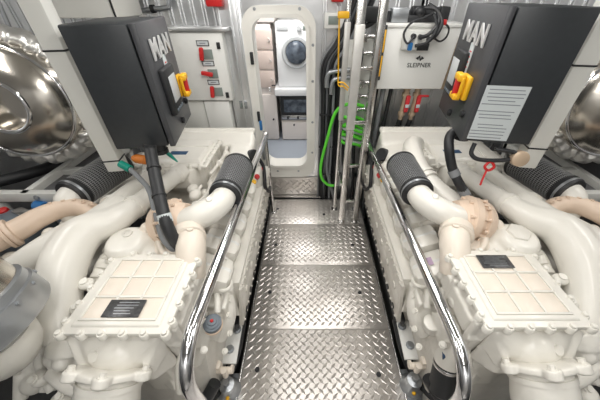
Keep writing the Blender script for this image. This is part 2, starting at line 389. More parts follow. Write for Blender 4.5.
# ------------------------------------------------------------------ engines
def ring_pts(c, n, r, k0=8):
    a = V(n).normalized(); u = a.orthogonal().normalized(); w = a.cross(u)
    return [V(c) + (u * math.cos(2 * math.pi * k / k0) + w * math.sin(2 * math.pi * k / k0)) * r for k in range(k0)]
def air_filter(par, near, far, r, name='air_filter'):
    near, far = V(near), V(far); a = (far - near); L = a.length; a.normalize()
    f = part(name, B().lathe(near, a, [(0, r * .80), (.0, r * .94), (L, r * 1.02), (L + .0, r * .5)], 40), M['meshin'], par, label='black mesh air filter')
    # cage of longitudinal wires and hoops
    bm = B(); u = a.orthogonal().normalized(); w = a.cross(u); n = 54
    for k in range(n):
        t = 2 * math.pi * k / n; d = u * math.cos(t) + w * math.sin(t)
        bm.tube([near + d * r * .955 + a * .02, far + d * r * 1.035 - a * .01], .0021, 4, 0)
    for k in range(17):
        x = .03 + (L - .05) * k / 16; rr = r * (.955 + .085 * x / L)
        bm.tube([near + a * x + (u * math.cos(2 * math.pi * q / 30) + w * math.sin(2 * math.pi * q / 30)) * rr for q in range(30)], .0024, 4, 0, closed=True)
    part('wire_mesh', bm, M['mesh'], f)
    part('rubber_collar', B().lathe(near - a * .035, a, [(0, r * .74), (0, r * .93), (.012, r * 1.0), (.045, r * 1.02), (.055, r * .96), (.055, r * .7)], 40), M['rubber'], f)
    part('hose_clamp', B().lathe(near - a * .022, a, [(0, r * .9), (0, r * 1.005), (.014, r * 1.015), (.014, r * .9)], 40), M['galv'], f)
    part('end_cap', B().lathe(far - a * .015, a, [(0, r * .5), (0, r * 1.07), (.02, r * 1.07), (.03, r * 1.0), (.03, 0)], 40), M['rubber'], f)
    return f
def engine(S, dy, label):
    FR.append(Matrix(((S, 0, 0, XC), (0, 1, 0, dy), (0, 0, 1, 0), (0, 0, 0, 1))))
    E_ = thing('marine_engine', label, 'engine', (.95, 1.35, -.43))
    cr, cs, pk, cw = M['cream'], M['cast'], M['pink'], M['cream_warm']
    L = S < 0
    # ---- crankcase and engine bed
    b = B(); b.hexa(((.66, .50, -.20), (1.34, .50, -.20), (1.34, 2.28, -.20), (.66, 2.28, -.20), (.60, .62, .60), (1.36, .62, .60), (1.36, 2.28, .60), (.60, 2.28, .60)), .03)
    b.box((.98, 1.45, .66), (.50, 1.6, .18), .03)
    part('crankcase', b, cs, E_)
    b = B()
    for u in (.64, 1.32): b.box((u, 1.3, -.30), (.07, 2.2, .22), .006)
    part('engine_bed', b, M['dark'], E_)
    # ---- long side gallery with its scalloped cover, along the walkway
    b = B(); b.hexa(((.485, .93, .40), (.60, .93, .40), (.60, 2.26, .40), (.485, 2.26, .40), (.475, .93, .665), (.60, .93, .665), (.60, 2.26, .665), (.475, 2.26, .665)), .012)
    b.hexa(((.60, .93, .42), (.66, .93, .42), (.66, 2.26, .42), (.60, 2.26, .42), (.57, .93, .70), (.68, .93, .72), (.68, 2.26, .72), (.57, 2.26, .70)), .01)
    b.box((.522, 1.595, .672), (.09, 1.33, .022), .006)
    part('side_gallery', b, cr, E_)
    b = B(); b.hexa(((.512, .90, .255), (.54, .90, .255), (.54, 2.27, .255), (.512, 2.27, .255), (.463, .90, .655), (.482, .90, .655), (.482, 2.27, .655), (.463, 2.27, .655)), .004)
    for k in range(7): b.lathe((.478, 1.02 + .19 * k, .50), (-1, 0, -.08), [(-.02, .026), (.006, .026), (.008, .018), (.008, 0)], 14)
    g = part('side_cover', b, cs, E_)
    for k in range(21):
        part('bolt', B().lathe((.466, .93 + .064 * k, .645), (-1, 0, .25), [(-.012, .016), (.004, .016), (.004, .010), (.013, .009)], 10), cs, g)
    for k in range(21):
        part('bolt', B().lathe((.508, .93 + .064 * k, .285), (-1, 0, -.1), [(-.01, .013), (.003, .013), (.003, .008), (.010, .007)], 8), cs, g)
    b = B()
    for k in range(9): b.box((.54, 1.0 + .15 * k, .27), (.05, .07, .11), .012); b.cyl((.50, 1.0 + .15 * k, .29), (.58, 1.0 + .15 * k, .29), .022, seg=10)
    b.box((.56, 1.6, .24), (.03, 1.4, .06), .01); b.tube([(.545, .95, .17), (.55, 1.4, .16), (.545, 1.9, .17), (.55, 2.25, .16)], .02, 8)
    part('wiring_rail', b, M['rubber'], E_)
    # ---- cylinder head covers with pale bands
    for k in range(6):
        y = .93 + .20 * k
        ro = Matrix.Rotation(R(-24), 3, 'Y')
        b = B(); b.box((.622, y, .765), (.215, .180, .16), .04, ro); b.box((.578, y, .735), (.12, .13, .16), .03, ro)
        h = part('cylinder_head_cover', b, cr, E_)
        part('band', B().box((.624, y, .767), (.222, .080, .166), .041, ro), M['offwhite'], h, label='white band over the head cover')
        part('bolt', B().bolt(V((.548, y + .065, .812)), (-.45, 0, .9), .010, .012), cr, h)
    if not L: part('sticker', B().box((.572, .93, .840), (.055, .05, .0012), 0, Matrix.Rotation(R(-24), 3, 'Y')), M['pinktag'], E_, label='white sticker with a pink printed square')
    # lifting eye by the nearest head
    b = B(); b.tube([V((.535, .875, .745)) + V((math.cos(a) * .036, math.sin(a) * .036, 0)) for a in [k * math.pi / 6 for k in range(12)]], .010, 8, 2, closed=True)
    b.cyl((.545, .908, .74), (.59, .96, .69), .014)
    part('lifting_eye', b, cr, E_)
    # ---- charge-air cooler: the big ribbed lid nearest the viewer
    b = B(); b.hexa(((.66, .55, .60), (1.0, .55, .60), (1.0, .86, .60), (.66, .86, .60), (.618, .497, .965), (1.018, .497, .965), (1.018, .872, .965), (.618, .872, .965)), .016)
    b.box((.622, .70, .86), (.03, .28, .10), .008); b.box((.63, .62, .72), (.04, .10, .08), .008); b.box((1.02, .70, .85), (.04, .3, .10), .01)
    for yy in (.53, .60, .69, .78, .84): b.cyl((.600, yy, .80 + .05 * math.sin(yy * 40)), (.66, yy, .80 + .05 * math.sin(yy * 40)), .020, seg=12)
    for yy, zz in ((.56, .70), (.66, .66), (.76, .68), (.83, .72)): b.cyl((.625, yy, zz), (.69, yy, zz), .016, seg=10)
    b.box((.615, .535, .82), (.03, .03, .26), .008); b.box((.62, .74, .80), (.03, .03, .28), .008)
    part('cooler_body', b, cr, E_, voxel=.0055, it=1)
    fl = part('cooler_flange', B().box((.818, .685, .978), (.415, .392, .022), .006), cr, E_)
    b = B()
    for (u, y) in [(.618 + .4 * k / 5, .492) for k in range(6)] + [(.618 + .4 * k / 5, .878) for k in range(6)] + [(.612, .54 + .30 * k / 4) for k in range(5)] + [(1.024, .54 + .30 * k / 4) for k in range(5)]:
        part('bolt', B().lathe((u, y, .962), (0, 0, 1), [(0, .018), (.024, .018), (.028, .015), (.028, .011), (.038, .010), (.040, .006)], 10), cr, fl)
    lid = part('cooler_lid', B().hexa(((.645, .512, .985), (.992, .512, .985), (.992, .858, .985), (.645, .858, .985), (.652, .52, .998), (.985, .52, .998), (.985, .85, .998), (.652, .85, .998)), .004), cr, E_)
    b = B()
    for u in (.672, .770, .868, .966): b.box((u, .688, 1.0005), (.010, .30, .009), .003)
    for y in (.540, .638, .738, .836): b.box((.819, y, 1.0005), (.304, .010, .009), .003)
    part('lid_ribs', b, cr, lid)
    b = B()
    for i in range(3):
        for j in range(3): b.box((.721 + .098 * i, .589 + .099 * j, .998), (.086, .086, .004), .0015)
    part('lid_panels', b, cw, lid, label='slightly yellowed recessed lid panels')
    py, pu = (.583, .812) if L else (.795, .80)
    pl = part('data_plate', B().box((pu, py, 1.0065), (.145, .075, .005), .0015), M['plate'], lid, label='dark engraved data plate')
    b = B()
    for k in range(5): b.box((pu + random.uniform(-.01, .01), py - .024 + .012 * k, 1.0092), (random.uniform(.06, .11), .0028, .0006))
    part('plate_engraving', b, M['galv'], pl)
    # ---- cooler outlet: hood, flanged joint and fat pipe going down towards the viewer
    b = B(); b.hexa(((.74, .44, .66), (.96, .44, .66), (.99, .54, .62), (.67, .54, .62), (.75, .435, .865), (.95, .435, .865), (1.0, .51, .952), (.645, .51, .952)), .025)
    b.ball((.85, .48, .83), .10, (1.05, .8, .9)); b.hexa(((.94, .43, .80), (.97, .42, .80), (1.03, .50, .83), (1.0, .52, .84), (.94, .43, .84), (.97, .42, .85), (1.03, .50, .94), (1.0, .52, .945)), .006)
    b.hexa(((.70, .44, .76), (.725, .42, .76), (.70, .52, .80), (.665, .52, .80), (.71, .44, .83), (.735, .42, .83), (.71, .52, .94), (.665, .52, .94)), .006)
    part('outlet_hood', b, cr, E_, voxel=.007, it=3)
    fc = V((.852, .435, .815)); fn = V((.10, -.80, -.60)).normalized()
    b = B(); b.lathe(fc, fn, [(-.014, .122), (-.010, .132), (.010, .132), (.014, .122)], 36)
    for q in ring_pts(fc, fn, .134, 6): b.lathe(q, fn, [(-.018, .024), (-.015, .030), (.015, .030), (.018, .024)], 14)
    fl2 = part('outlet_flange', b, cr, E_, voxel=.005, it=2)
    for q in ring_pts(fc - fn * .016, fn, .140, 6): part('bolt', B().bolt(q, -fn, .013, .018), cr, fl2)
    b = B(); b.tube([fc + fn * .01, fc + fn * .07, fc + fn * .13 + V((0, .0, -.02)), fc + V((.03, -.155, -.22)), fc + V((.03, -.15, -.60))], [.104, .110, .113, .113, .110], 28)
    op = part('outlet_pipe', b, cr, E_)
    part('hose_clamp', B().lathe(fc + fn * .045, fn, [(-.012, .104), (-.010, .114), (.010, .114), (.012, .104)], 32), cr, op)
    part('plug', B().bolt((.90, .450, .893), (.05, -.6, .8), .020, .012), cr, E_)
    # ---- Y-shaped manifold
    b = B()
    b.tube([(1.05, 1.20, 1.05), (1.10, 1.06, 1.055), (1.205, .96, 1.05), (1.225, .82, 1.00), (1.20, .68, .91), (1.15, .55, .80)], [.056, .068, .094, .097, .086, .076], 20)
    b.tube([(1.10, 1.08, 1.05), (1.22, .98, 1.05), (1.34, .89, 1.02), (1.48, .79, .96), (1.62, .69, .90), (1.70, .66, .74), (1.70, .68, .40)], [.068, .080, .072, .066, .065, .065, .065], 20)
    b.tube([(1.13, 1.12, 1.05), (1.20, .98, 1.06), (1.26, .86, 1.02)], [.06, .075, .06], 20)
    b.tube([(1.165, 1.22, 1.05), (1.17, 1.1, 1.05), (1.19, 1.0, 1.04)], [.06, .075, .09], 16)
    part('charge_air_manifold', b, cr, E_, voxel=.009, it=12)
    b = B()
    b.lathe((1.10, .565, .80), (0, -.7, -.7), [(-.02, .09), (.02, .10), (.05, .10), (.06, .06), (.1, .05), (.1, 0)], 20); b.ball((1.06, .53, .80), .045); b.ball((1.17, .50, .76), .04)
    b.tube([(1.02, .60, .88), (1.00, .52, .83), (.99, .44, .74)], .024, 10); b.box((1.05, .46, .66), (.20, .08, .12), .02, Matrix.Rotation(R(25), 3, 'Y'))
    b.tube([(1.18, .46, .72), (1.10, .42, .70), (1.02, .40, .66)], .03, 10); b.ball((1.22, .44, .70), .035); b.ball((1.13, .38, .62), .045); b.box((1.10, .50, .56), (.26, .10, .20), .02)
    b.ball((1.0, .44, .72), .035); b.ball((1.10, .47, .79), .035); b.tube([(1.24, .60, .8), (1.26, .5, .72), (1.2, .42, .62)], .022, 10)
    part('thermostat_housing', b, cr, E_, voxel=.007, it=3)
    for q, n in (((1.22, .425, .733), (0, -.4, .9)), ((1.06, .52, .845), (0, -.2, .9)), ((1.04, .42, .735), (.2, -.4, .9)), ((1.12, .39, .665), (0, -.4, .9)), ((1.10, .50, .825), (0, -.4, .9))):
        part('bolt', B().bolt(q, n, .014, .014), cr, E_)
    b = B(); b.box((1.32, .55, .52), (.22, .12, .14), .02); b.ball((1.36, .47, .56), .05); b.cyl((1.28, .44, .55), (1.28, .56, .62), .035, seg=14); b.tube([(1.40, .50, .58), (1.36, .60, .66), (1.30, .66, .72)], .03, 10); b.cyl((1.42, .42, .50), (1.42, .50, .60), .028, seg=12)
    part('front_bracket', b, cr, E_, voxel=.006, it=2)
    for q in ((1.10, .74, .945), (1.085, .64, .91), (1.07, .58, .88)):
        q = V(q); b = B(); b.ball(q, .030, (1.2, 1, .7)); b.lathe(q + V((0, 0, .012)), (0, -.1, 1), [(0, .018), (.014, .017), (.014, 0)], 10); part('manifold_lug', b, cr, E_)
    # ---- twin pipes to the far cooler
    for (p0, p1) in (((1.065, 1.16, 1.05), (.985, 1.64, 1.0)), ((1.19, 1.17, 1.05), (1.165, 1.64, 1.0))):
        p0, p1 = V(p0), V(p1); a = p1 - p0; Lg = a.length
        part('crossover_pipe', B().lathe(p0, a, [(0, .066), (.03, .066), (.035, .060), (.06, .056), (Lg - .09, .052), (Lg - .08, .062), (Lg - .05, .064), (Lg - .04, .056), (Lg, .056)], 24), cr, E_)
    # ---- domed oil filler beside the lid
    b = B(); b.ball((1.0, .985, .94), .115, (1.05, .9, .8)); b.lathe((1.01, .96, .9), (0, -.1, 1), [(0, .11), (.10, .10), (.125, .08), (.13, 0)], 24); b.tube([(.99, .99, .9), (.90, .93, .9), (.86, .9, .86)], .07, 14)
    part('filler_dome', b, cr, E_, voxel=.008, it=6)
    if L: part('filler_cap', B().lathe((1.005, .98, 1.025), (0, -.12, 1), [(0, .024), (.012, .024), (.014, .014), (.010, .012), (.010, 0)], 20), cs, E_)
    else: part('filler_cap', B().lathe((1.005, .965, 1.026), (0, -.12, 1), [(0, .060), (.012, .055), (.014, .050), (.014, 0)], 6), cs, E_)
    # ribbed coolant hose between dome and manifold
    b = B(); pts = [(1.09, .97, .93), (1.11, .90, .93), (1.115, .83, .90), (1.09, .76, .86), (1.07, .68, .82)]
    b.tube(pts, .032, 14)
    part('coolant_hose', b, cr, E_)
    for k in range(5):
        q = V((1.10, .945, .935)).lerp(V((1.105, .77, .875)), k / 4)
        part('hose_ring', B().lathe(q, (0, -1, -.3), [(-.014, .036), (-.010, .046), (.010, .046), (.014, .036)], 18), cr, E_)
    b = B(); random.seed(11 if L else 12)
    for k in range(9):
        q = V((random.uniform(1.03, 1.12), random.uniform(.66, 1.02), random.uniform(.84, .90))); b.ball(q, random.uniform(.025, .04)); b.tube([q, q + V((random.uniform(-.06, .06), random.uniform(-.08, .08), -.02))], .014, 8, 0)
    b.tube([(1.035, .97, .955), (1.04, .88, .95), (1.045, .80, .93), (1.05, .70, .92)], .016, 10)
    part('pipe_fittings', b, cr, E_, voxel=.006, it=2)
    # ---- turbocharger on the walkway side: turbine and compressor
    c0 = V((.825, 1.10, .995)); ax = V((-.80, .10, .16)).normalized()
    b = B(); b.lathe(c0 - ax * .09, ax, [(-.01, .05), (-.01, .095), (.02, .120), (.05, .128), (.056, .110), (.085, .108), (.09, .132), (.125, .134), (.135, .112), (.19, .088), (.19, .05)], 30)
    b.tube([c0 + V((.02, -.10, -.04)), c0 + V((.05, -.02, -.12)), c0 + V((.0, .09, -.10))], [.05, .06, .05], 14)
    tb = part('turbocharger', b, pk, E_, label='turbocharger with heat-stained pinkish housing')
    for q in ring_pts(c0 - ax * .03, ax, .124, 12): part('bolt', B().bolt(q - ax * .012, ax, .009, .02), pk, tb)
    for q in ring_pts(c0 + ax * .01, ax, .116, 8):
        part('housing_rib', B().tube([q - ax * .05, q + ax * .05], .009, 6, 0), pk, tb)
    # white elbow from filter to turbo
    b = B(); b.tube([(.567, 1.260, 1.07), (.578, 1.185, 1.07), (.630, 1.115, 1.06), (.72, 1.08, 1.035), (.785, 1.09, 1.01)], [.066, .070, .072, .070, .068], 24)
    el = part('intake_elbow', b, cr, E_)
    b = B(); b.lathe((.758, 1.083, 1.025), (.8, .12, -.25), [(-.012, .066), (-.012, .077), (.012, .077), (.012, .066)], 28); part('elbow_clamp', b, pk, el)
    part('elbow_boss', B().lathe((.610, 1.135, 1.120), (-.2, -.35, 1), [(-.03, .020), (.022, .018), (.026, .013), (.026, 0)], 14), cr, el)
    air_filter(E_, (.566, 1.275, 1.07), (.560, 1.590, 1.07), .093)
    # pink outlet from turbo down to the cooler lid corner
    b = B(); b.tube([(.735, 1.035, .985), (.695, .985, 1.005), (.672, .93, .99), (.664, .87, .945), (.664, .83, .88)], [.062, .070, .072, .070, .07], 22)
    op = part('pressure_elbow', b, cw, E_, label='heat-tinted beige elbow')
    part('clamp', B().lathe((.700, .985, 1.004), (-.42, -.86, -.02), [(-.035, .07), (-.03, .082), (.02, .084), (.026, .076), (.026, .07)], 28), cw, op)
    part('boss', B().lathe((.672, .965, 1.055), (-.1, .2, 1), [(-.02, .018), (.022, .016), (.024, 0)], 12), cw, op)
    # oil lines and small castings in the valley
    b = B(); random.seed(21 if L else 22)
    for k in range(16):
        q = V((random.uniform(.72, .92), random.uniform(1.18, 1.62), random.uniform(.80, .92))); b.ball(q, random.uniform(.025, .045), (1, 1.2, .8)); b.tube([q, q + V((random.uniform(-.08, .08), random.uniform(-.1, .1), random.uniform(-.06, .02)))], .013, 8, 0)
    b.tube([(.78, 1.6, .95), (.76, 1.45, .94), (.80, 1.3, .95), (.84, 1.2, .93)], .014, 8); b.tube([(.70, 1.66, .92), (.69, 1.5, .90), (.70, 1.34, .90)], .020, 8)
    b.box((.74, 1.47, .80), (.22, .5, .10), .02)
    part('oil_lines', b, cs, E_, voxel=.007, it=2)
    b = B(); b.tube([(.635, 1.72, 1.0), (.665, 1.55, .97), (.70, 1.32, .95)], .017, 10); b.tube([(.665, 1.72, 1.0), (.695, 1.55, .97), (.72, 1.36, .95)], .010, 10)
    part('breather_pipe', b, cr, E_)
    b = B(); b.tube([(.93, 1.06, 1.0), (.95, .99, 1.0), (.93, .93, .97), (.90, .90, .92)], .018, 10); b.ball((.94, 1.04, 1.01), .035); b.tube([(.87, 1.0, .98), (.84, .94, .97), (.80, .90, .95)], .016, 10)
    b.ball((.86, .99, .97), .028); b.ball((.97, 1.0, 1.0), .03); b.tube([(.78, .99, .95), (.75, .93, .93), (.74, .9, .9)], .02, 10); b.box((.86, .95, .90), (.22, .08, .12), .02)
    part('oil_fitting', b, cw, E_, voxel=.006, it=2)
    # ---- outboard turbo: flat scroll, exhaust pipe, second filter
    b = B(); c1 = V((1.40, 1.165, 1.0))
    arc = [(2.22, .74, .30), (2.18, .72, .80), (1.98, .71, .99), (1.78, .80, 1.02), (1.66, .90, 1.03), (1.575, 1.0, 1.04), (1.525, 1.085, 1.05), (1.46, 1.145, 1.055), (1.375, 1.165, 1.055), (1.29, 1.145, 1.045), (1.21, 1.09, 1.02)]
    b.tube(arc, [.060, .060, .060, .060, .060, .058, .054, .050, .048, .046, .04], 20)
    ex = part('exhaust_scroll', b, pk, E_, label='heat-stained tan exhaust pipe')
    for q, n in (((1.60, .972, 1.037), (-.085, .1, .01)), ((1.70, .866, 1.026), (-.12, .1, .01))):
        part('flange', B().lathe(q, n, [(-.022, .06), (-.018, .076), (-.003, .078), (-.003, .070), (.003, .070), (.003, .078), (.018, .076), (.022, .06)], 24), pk, ex)
    for k in range(5):
        q = V((1.48 - .055 * k, 1.135 + .03 * (1 - ((k - 2) / 2) ** 2), 1.098)); part('bolt', B().bolt(q, (0, .1, 1), .010, .012), pk, ex)
    b = B(); b.ball((1.42, 1.04, .92), .11, (1.2, .8, .7)); b.ball((1.34, 1.08, .95), .07); b.tube([(1.5, 1.0, .9), (1.56, .95, .88), (1.66, .92, .85)], .045, 12); b.ball((1.30, 1.02, .97), .04); b.ball((1.40, 1.0, .985), .03); b.ball((1.47, 1.03, .98), .035)
    b.ball((1.68, .86, .90), .07, (1.4, 1, .8)); b.ball((1.6, .90, .92), .045); b.box((1.4, 1.0, .80), (.4, .3, .2), .03)
    part('turbine_casing', b, cs, E_, voxel=.008, it=3)
    b = B(); b.tube([(1.445, 1.250, 1.08), (1.448, 1.21, 1.07), (1.445, 1.18, 1.02), (1.43, 1.16, .95)], [.068, .066, .06, .055], 22)
    part('intake_elbow', b, cr, E_)
    air_filter(E_, (1.440, 1.265, 1.08), (1.375, 1.60, 1.08), .096)
    b = B(); b.box((1.41, 1.42, .86), (.36, .5, .12), .03); b.box((1.40, 1.9, .80), (.4, .5, .2), .03)
    part('outboard_head', b, cs, E_)
    part('bracket', B().tube([(1.28, 1.70, 1.0), (1.265, 1.5, .985), (1.26, 1.3, .98), (1.255, 1.2, .98)], .014, 8), cr, E_)
    # ---- far cooler box with bolted flange
    u0 = .855
    b = B(); b.hexa(((u0 + .03, 1.745, .70), (1.36, 1.745, .70), (1.36, 2.12, .70), (u0 + .03, 2.12, .70), (u0, 1.73, .985), (1.38, 1.73, .985), (1.38, 2.13, .985), (u0, 2.13, .985)), .012)
    b.hexa(((.93, 1.62, .86), (1.34, 1.62, .86), (1.36, 1.76, .80), (.90, 1.76, .80), (.95, 1.62, 1.0), (1.32, 1.62, 1.0), (1.36, 1.76, .975), (.90, 1.76, .975)), .015)
    for k in range(4): b.box((u0 + .002, 1.80 + .09 * k, .85), (.03, .018, .26), .005)
    part('cooler_body', b, cr, E_)
    f2 = part('cooler_flange', B().box(((u0 + 1.38) / 2, 1.93, .992), (1.43 - u0, .45, .020), .006), cr, E_)
    ld = part('cooler_lid', B().hexa(((u0 + .03, 1.745, 1.002), (1.35, 1.745, 1.002), (1.35, 2.11, 1.002), (u0 + .03, 2.11, 1.002), (u0 + .05, 1.77, 1.030), (1.33, 1.77, 1.030), (1.33, 2.085, 1.030), (u0 + .05, 2.085, 1.030)), .006), cr, E_)
    part('label_plate', B().box((1.085 if L else 1.04, 1.86, 1.0315), (.13, .055, .003), .001), M['bluelabel'], ld, label='dark blue label plate')
    b = B(); b.box((1.09, 1.98, 1.031), (.40, .012, .008), .003); b.box((1.26, 1.91, 1.031), (.012, .28, .008), .003); part('lid_rib', b, cr, ld)
    for k in range(8): part('bolt', B().lathe((u0 - .006, 1.74 + .054 * k, .975), (0, 0, 1), [(0, .018), (.030, .018), (.034, .014), (.034, .010), (.046, .009)], 10), cr, f2)
    for k in range(8): part('bolt', B().lathe((u0 + .03 + (1.33 - u0) * k / 7, 1.712, .975), (0, 0, 1), [(0, .016), (.030, .016), (.034, .013), (.034, .009), (.044, .008)], 10), cr, f2)
    b = B(); b.tube([(.80, 1.66, .96), (.79, 1.80, .95), (.77, 1.95, .96), (.78, 2.08, .97)], .014, 8); b.tube([(.74, 1.62, .93), (.75, 1.78, .92), (.80, 1.90, .90)], .018, 8); b.ball((.78, 1.84, .95), .03); b.ball((.76, 1.98, .96), .028); b.box((.78, 1.85, .82), (.12, .44, .16), .02)
    part('fuel_lines', b, cs, E_, voxel=.006, it=2)
    # ---- flywheel-end casting across the far end
    b = B(); b.hexa(((.52, 2.14, .40), (1.44, 2.14, .40), (1.44, 2.36, .40), (.52, 2.36, .40), (.56, 2.14, .97), (1.42, 2.14, .97), (1.40, 2.34, 1.0), (.58, 2.34, 1.0)), .03)
    b.hexa(((.53, 1.92, .62), (.74, 1.92, .62), (.78, 2.2, .62), (.54, 2.2, .62), (.585, 1.90, .93), (.74, 1.88, .96), (.78, 2.2, .97), (.57, 2.2, .95)), .03)
    b.box((1.0, 2.36, 1.0), (.84, .05, .05), .012)
    b.ball((.60, 1.95, .82), .07); b.ball((.66, 1.86, .9), .05)
    part('end_housing', b, cr, E_, voxel=.01, it=3)
    part('end_cap', B().lathe((.56, 2.05, .90), (-.75, -.55, .45), [(-.02, .058), (.02, .058), (.03, .05), (.03, 0)], 22), M['rubber'], E_, label='black rubber cap')
    for q in ((.61, 1.92, .885), (.63, 1.91, .80), (.575, 1.98, .79)): part('plug', B().lathe(q, (-.5, -.8, .3), [(-.03, .036), (.018, .036), (.022, .03), (.022, .018), (.010, .016), (.010, 0)], 16), cr, E_)
    for k in range(12): part('bolt', B().bolt((.60 + .07 * k, 2.35, 1.005), (0, 0, 1), .011, .02), cr, E_)
    if not L:
        b = B(); b.tube([(.80, 1.98, 1.03), (.745, 1.92, 1.055), (.705, 1.80, 1.06), (.69, 1.66, 1.045), (.705, 1.52, 1.02), (.76, 1.40, .99), (.85, 1.27, .96)], [.066, .07, .07, .07, .066, .062, .06], 22)
        cp = part('coolant_pipe', b, cr, E_)
        part('clamp', B().lathe((.713, 1.50, 1.015), (.25, -.8, -.2), [(-.03, .06), (-.028, .076), (-.012, .078), (-.012, .070), (.012, .070), (.012, .078), (.028, .076), (.03, .06)], 24), cr, cp)
        part('bracket', B().box((.83, 1.74, 1.00), (.05, .06, .10), .01), cr, cp)
    # ---- far walkway corner of the engine: coloured caps on the last head cover
    b = B(); b.box((.545, 1.97, .74), (.12, .16, .16), .03)
    part('end_cover', b, cr, E_)
    for q, m_ in (((.515, 1.88, .795), 'red'), ((.53, 1.80, .795), 'yellow'), ((.51, 2.02, .785), 'red')):
        part('%s_cap' % m_, B().lathe(q, (-.5, -.3, .8), [(-.02, .022), (.018, .022), (.024, .016), (.024, 0)], 14), M[m_], E_, label='%s plastic cap' % m_)
    part('harness', B().tube([(.54, 2.14, .84), (.485, 2.06, .80), (.465, 1.96, .745), (.46, 1.92, .66), (.45, 2.02, .55), (.465, 2.16, .5)], .016, 10), M['rubber'], E_, label='black wiring harness')
    # ---- near walkway corner: water pump, bracket, hoses
    b = B(); b.ball((.625, .83, .52), .10, (.85, 1.0, 1.25)); b.ball((.64, .88, .60), .085); b.tube([(.60, .93, .63), (.56, .87, .58), (.555, .80, .50), (.60, .74, .42)], [.05, .055, .05, .04], 16)
    b.box((.70, .80, .42), (.12, .26, .26), .02); b.box((.535, .925, .52), (.04, .06, .28), .008); b.box((.60, .86, .66), (.10, .14, .04), .008); b.box((.555, .84, .60), (.05, .10, .10), .01)
    b.tube([(.60, .90, .70), (.57, .82, .70), (.56, .76, .66)], .018, 10); b.tube([(.63, .74, .66), (.64, .66, .58), (.68, .60, .46)], [.05, .045, .04], 14); b.box((.66, .64, .50), (.09, .06, .20), .008)
    b.cyl((.60, .715, .54), (.583, .706, .62), .046); b.cyl((.56, .86, .5), (.52, .86, .5), .03); b.cyl((.56, .78, .45), (.525, .78, .45), .022)
    part('water_pump', b, cr, E_, voxel=.005, it=2)
    b = B(); b.box((.60, .655, .20), (.12, .030, .032), .006); b.cyl((.545, .650, .21), (.66, .650, .21), .020, seg=14); b.cyl((.575, .63, .19), (.575, .63, .26), .018, seg=12); b.box((.625, .665, .22), (.04, .05, .07), .008); b.cyl((.655, .68, .18), (.67, .72, .34), .022, seg=12); b.cyl((.535, .66, .20), (.55, .66, .20), .026, seg=8)
    part('drain_valve', b, cw, E_)
    for q, n in (((.53, .86, .62), (-.8, -.2, .5)), ((.52, .78, .60), (-.8, -.2, .5)), ((.515, .72, .52), (-.8, -.2, .5)), ((.54, .66, .44), (-.6, -.2, .7)), ((.59, .59, .62), (-.3, -.3, .9)), ((.56, .92, .68), (-.4, 0, .9))):
        part('bolt', B().bolt(q, n, .013, .014), cr, E_)
    if L:
        cp = part('pump_cap', B().lathe((.575, .705, .64), (-.15, -.10, 1), [(0, .044), (.012, .046), (.03, .046), (.034, .040), (.034, .036), (.04, .036), (.044, .030), (.044, .024), (.05, .022), (.052, .010), (.048, 0)], 24), M['greyp'], E_, label='dark grey ribbed cap')
        part('cap_button', B().ball((.568, .70, .691), .009), M['red'], cp)
        part('stained_collar', B().lathe((.578, .708, .615), (-.15, -.10, 1), [(0, .045), (.02, .050), (.026, .046), (.026, .03)], 22), M['pink'], cp)
    else:
        a0 = V((.675, .60, .46)); ax = V((-.08, -.42, -1)).normalized()
        ff = part('fuel_filter', B().lathe(a0, ax, [(0, .056), (.0, .066), (.22, .066), (.24, .05), (.24, 0)], 24), M['rubber'], E_, label='black canister fuel filter')
        part('filter_head', B().lathe(a0, -ax, [(-.035, .068), (.0, .07), (.06, .066), (.10, .05), (.115, .02), (.115, 0)], 24), cr, ff)
        part('filter_band', B().lathe(a0, ax, [(.045, .068), (.047, .0695), (.062, .0695), (.064, .068)], 24), M['brushed'], ff)
        part('filter_label', B().box(a0 + V((-.052, -.012, .05)), (.008, .035, .03), .002), M['bluelabel'], ff)
    # mounting bracket plate and engine foot
    b = B(); b.hexa(((.545, .72, .11), (.70, .72, .11), (.70, .96, .15), (.545, .96, .15), (.545, .72, .125), (.70, .72, .125), (.70, .96, .165), (.545, .96, .165)), .003)
    br = part('mount_bracket', b, M['offwhite'], E_)
    for q in ((.60, .80, .138), (.575, .92, .158)):
        part('bolt', B().bolt(q, (-.1, 0, 1), .020, .022), M['galv'], br)
    b = B(); b.lathe((.585, .615, -.05), (0, 0, 1), [(0, .07), (.05, .075), (.08, .05), (.14, .045), (.15, .02), (.18, .018), (.18, 0)], 18); b.box((.60, .62, -.07), (.12, .22, .03), .006)
    ft = part('engine_mount', b, M['galv'], E_)
    part('paint_dot', B().ball((.578, .562, .03), .012), M['yellow'], ft, label='yellow paint dot')
    b = B(); b.tube([(.56, 1.0, .10), (.57, .82, .05), (.60, .70, .02), (.66, .55, .06), (.74, .46, .12)], .024, 10); b.tube([(.66, .90, .0), (.68, .7, -.04), (.74, .5, .0)], .03, 10); b.tube([(.60, .56, .28), (.66, .50, .20), (.72, .44, .18)], .035, 12)
    part('black_hose', b, M['rubber'], E_)
    b = B(); b.tube([(.70, .66, .46), (.74, .58, .42), (.78, .50, .44)], .04, 14); b.box((.82, .58, .46), (.18, .14, .26), .02)
    b.box((.74, .64, .55), (.10, .22, .20), .02); b.tube([(.66, .58, .68), (.67, .50, .60), (.68, .46, .50)], [.035, .03, .03], 12)
    part('front_housing', b, cr, E_, voxel=.006, it=2)
    FR.pop()
    return E_
engine(-1, 0.0, 'cream painted marine diesel engine filling the left side of the walkway')
engine(1, 0.025, 'cream painted marine diesel engine filling the right side of the walkway')

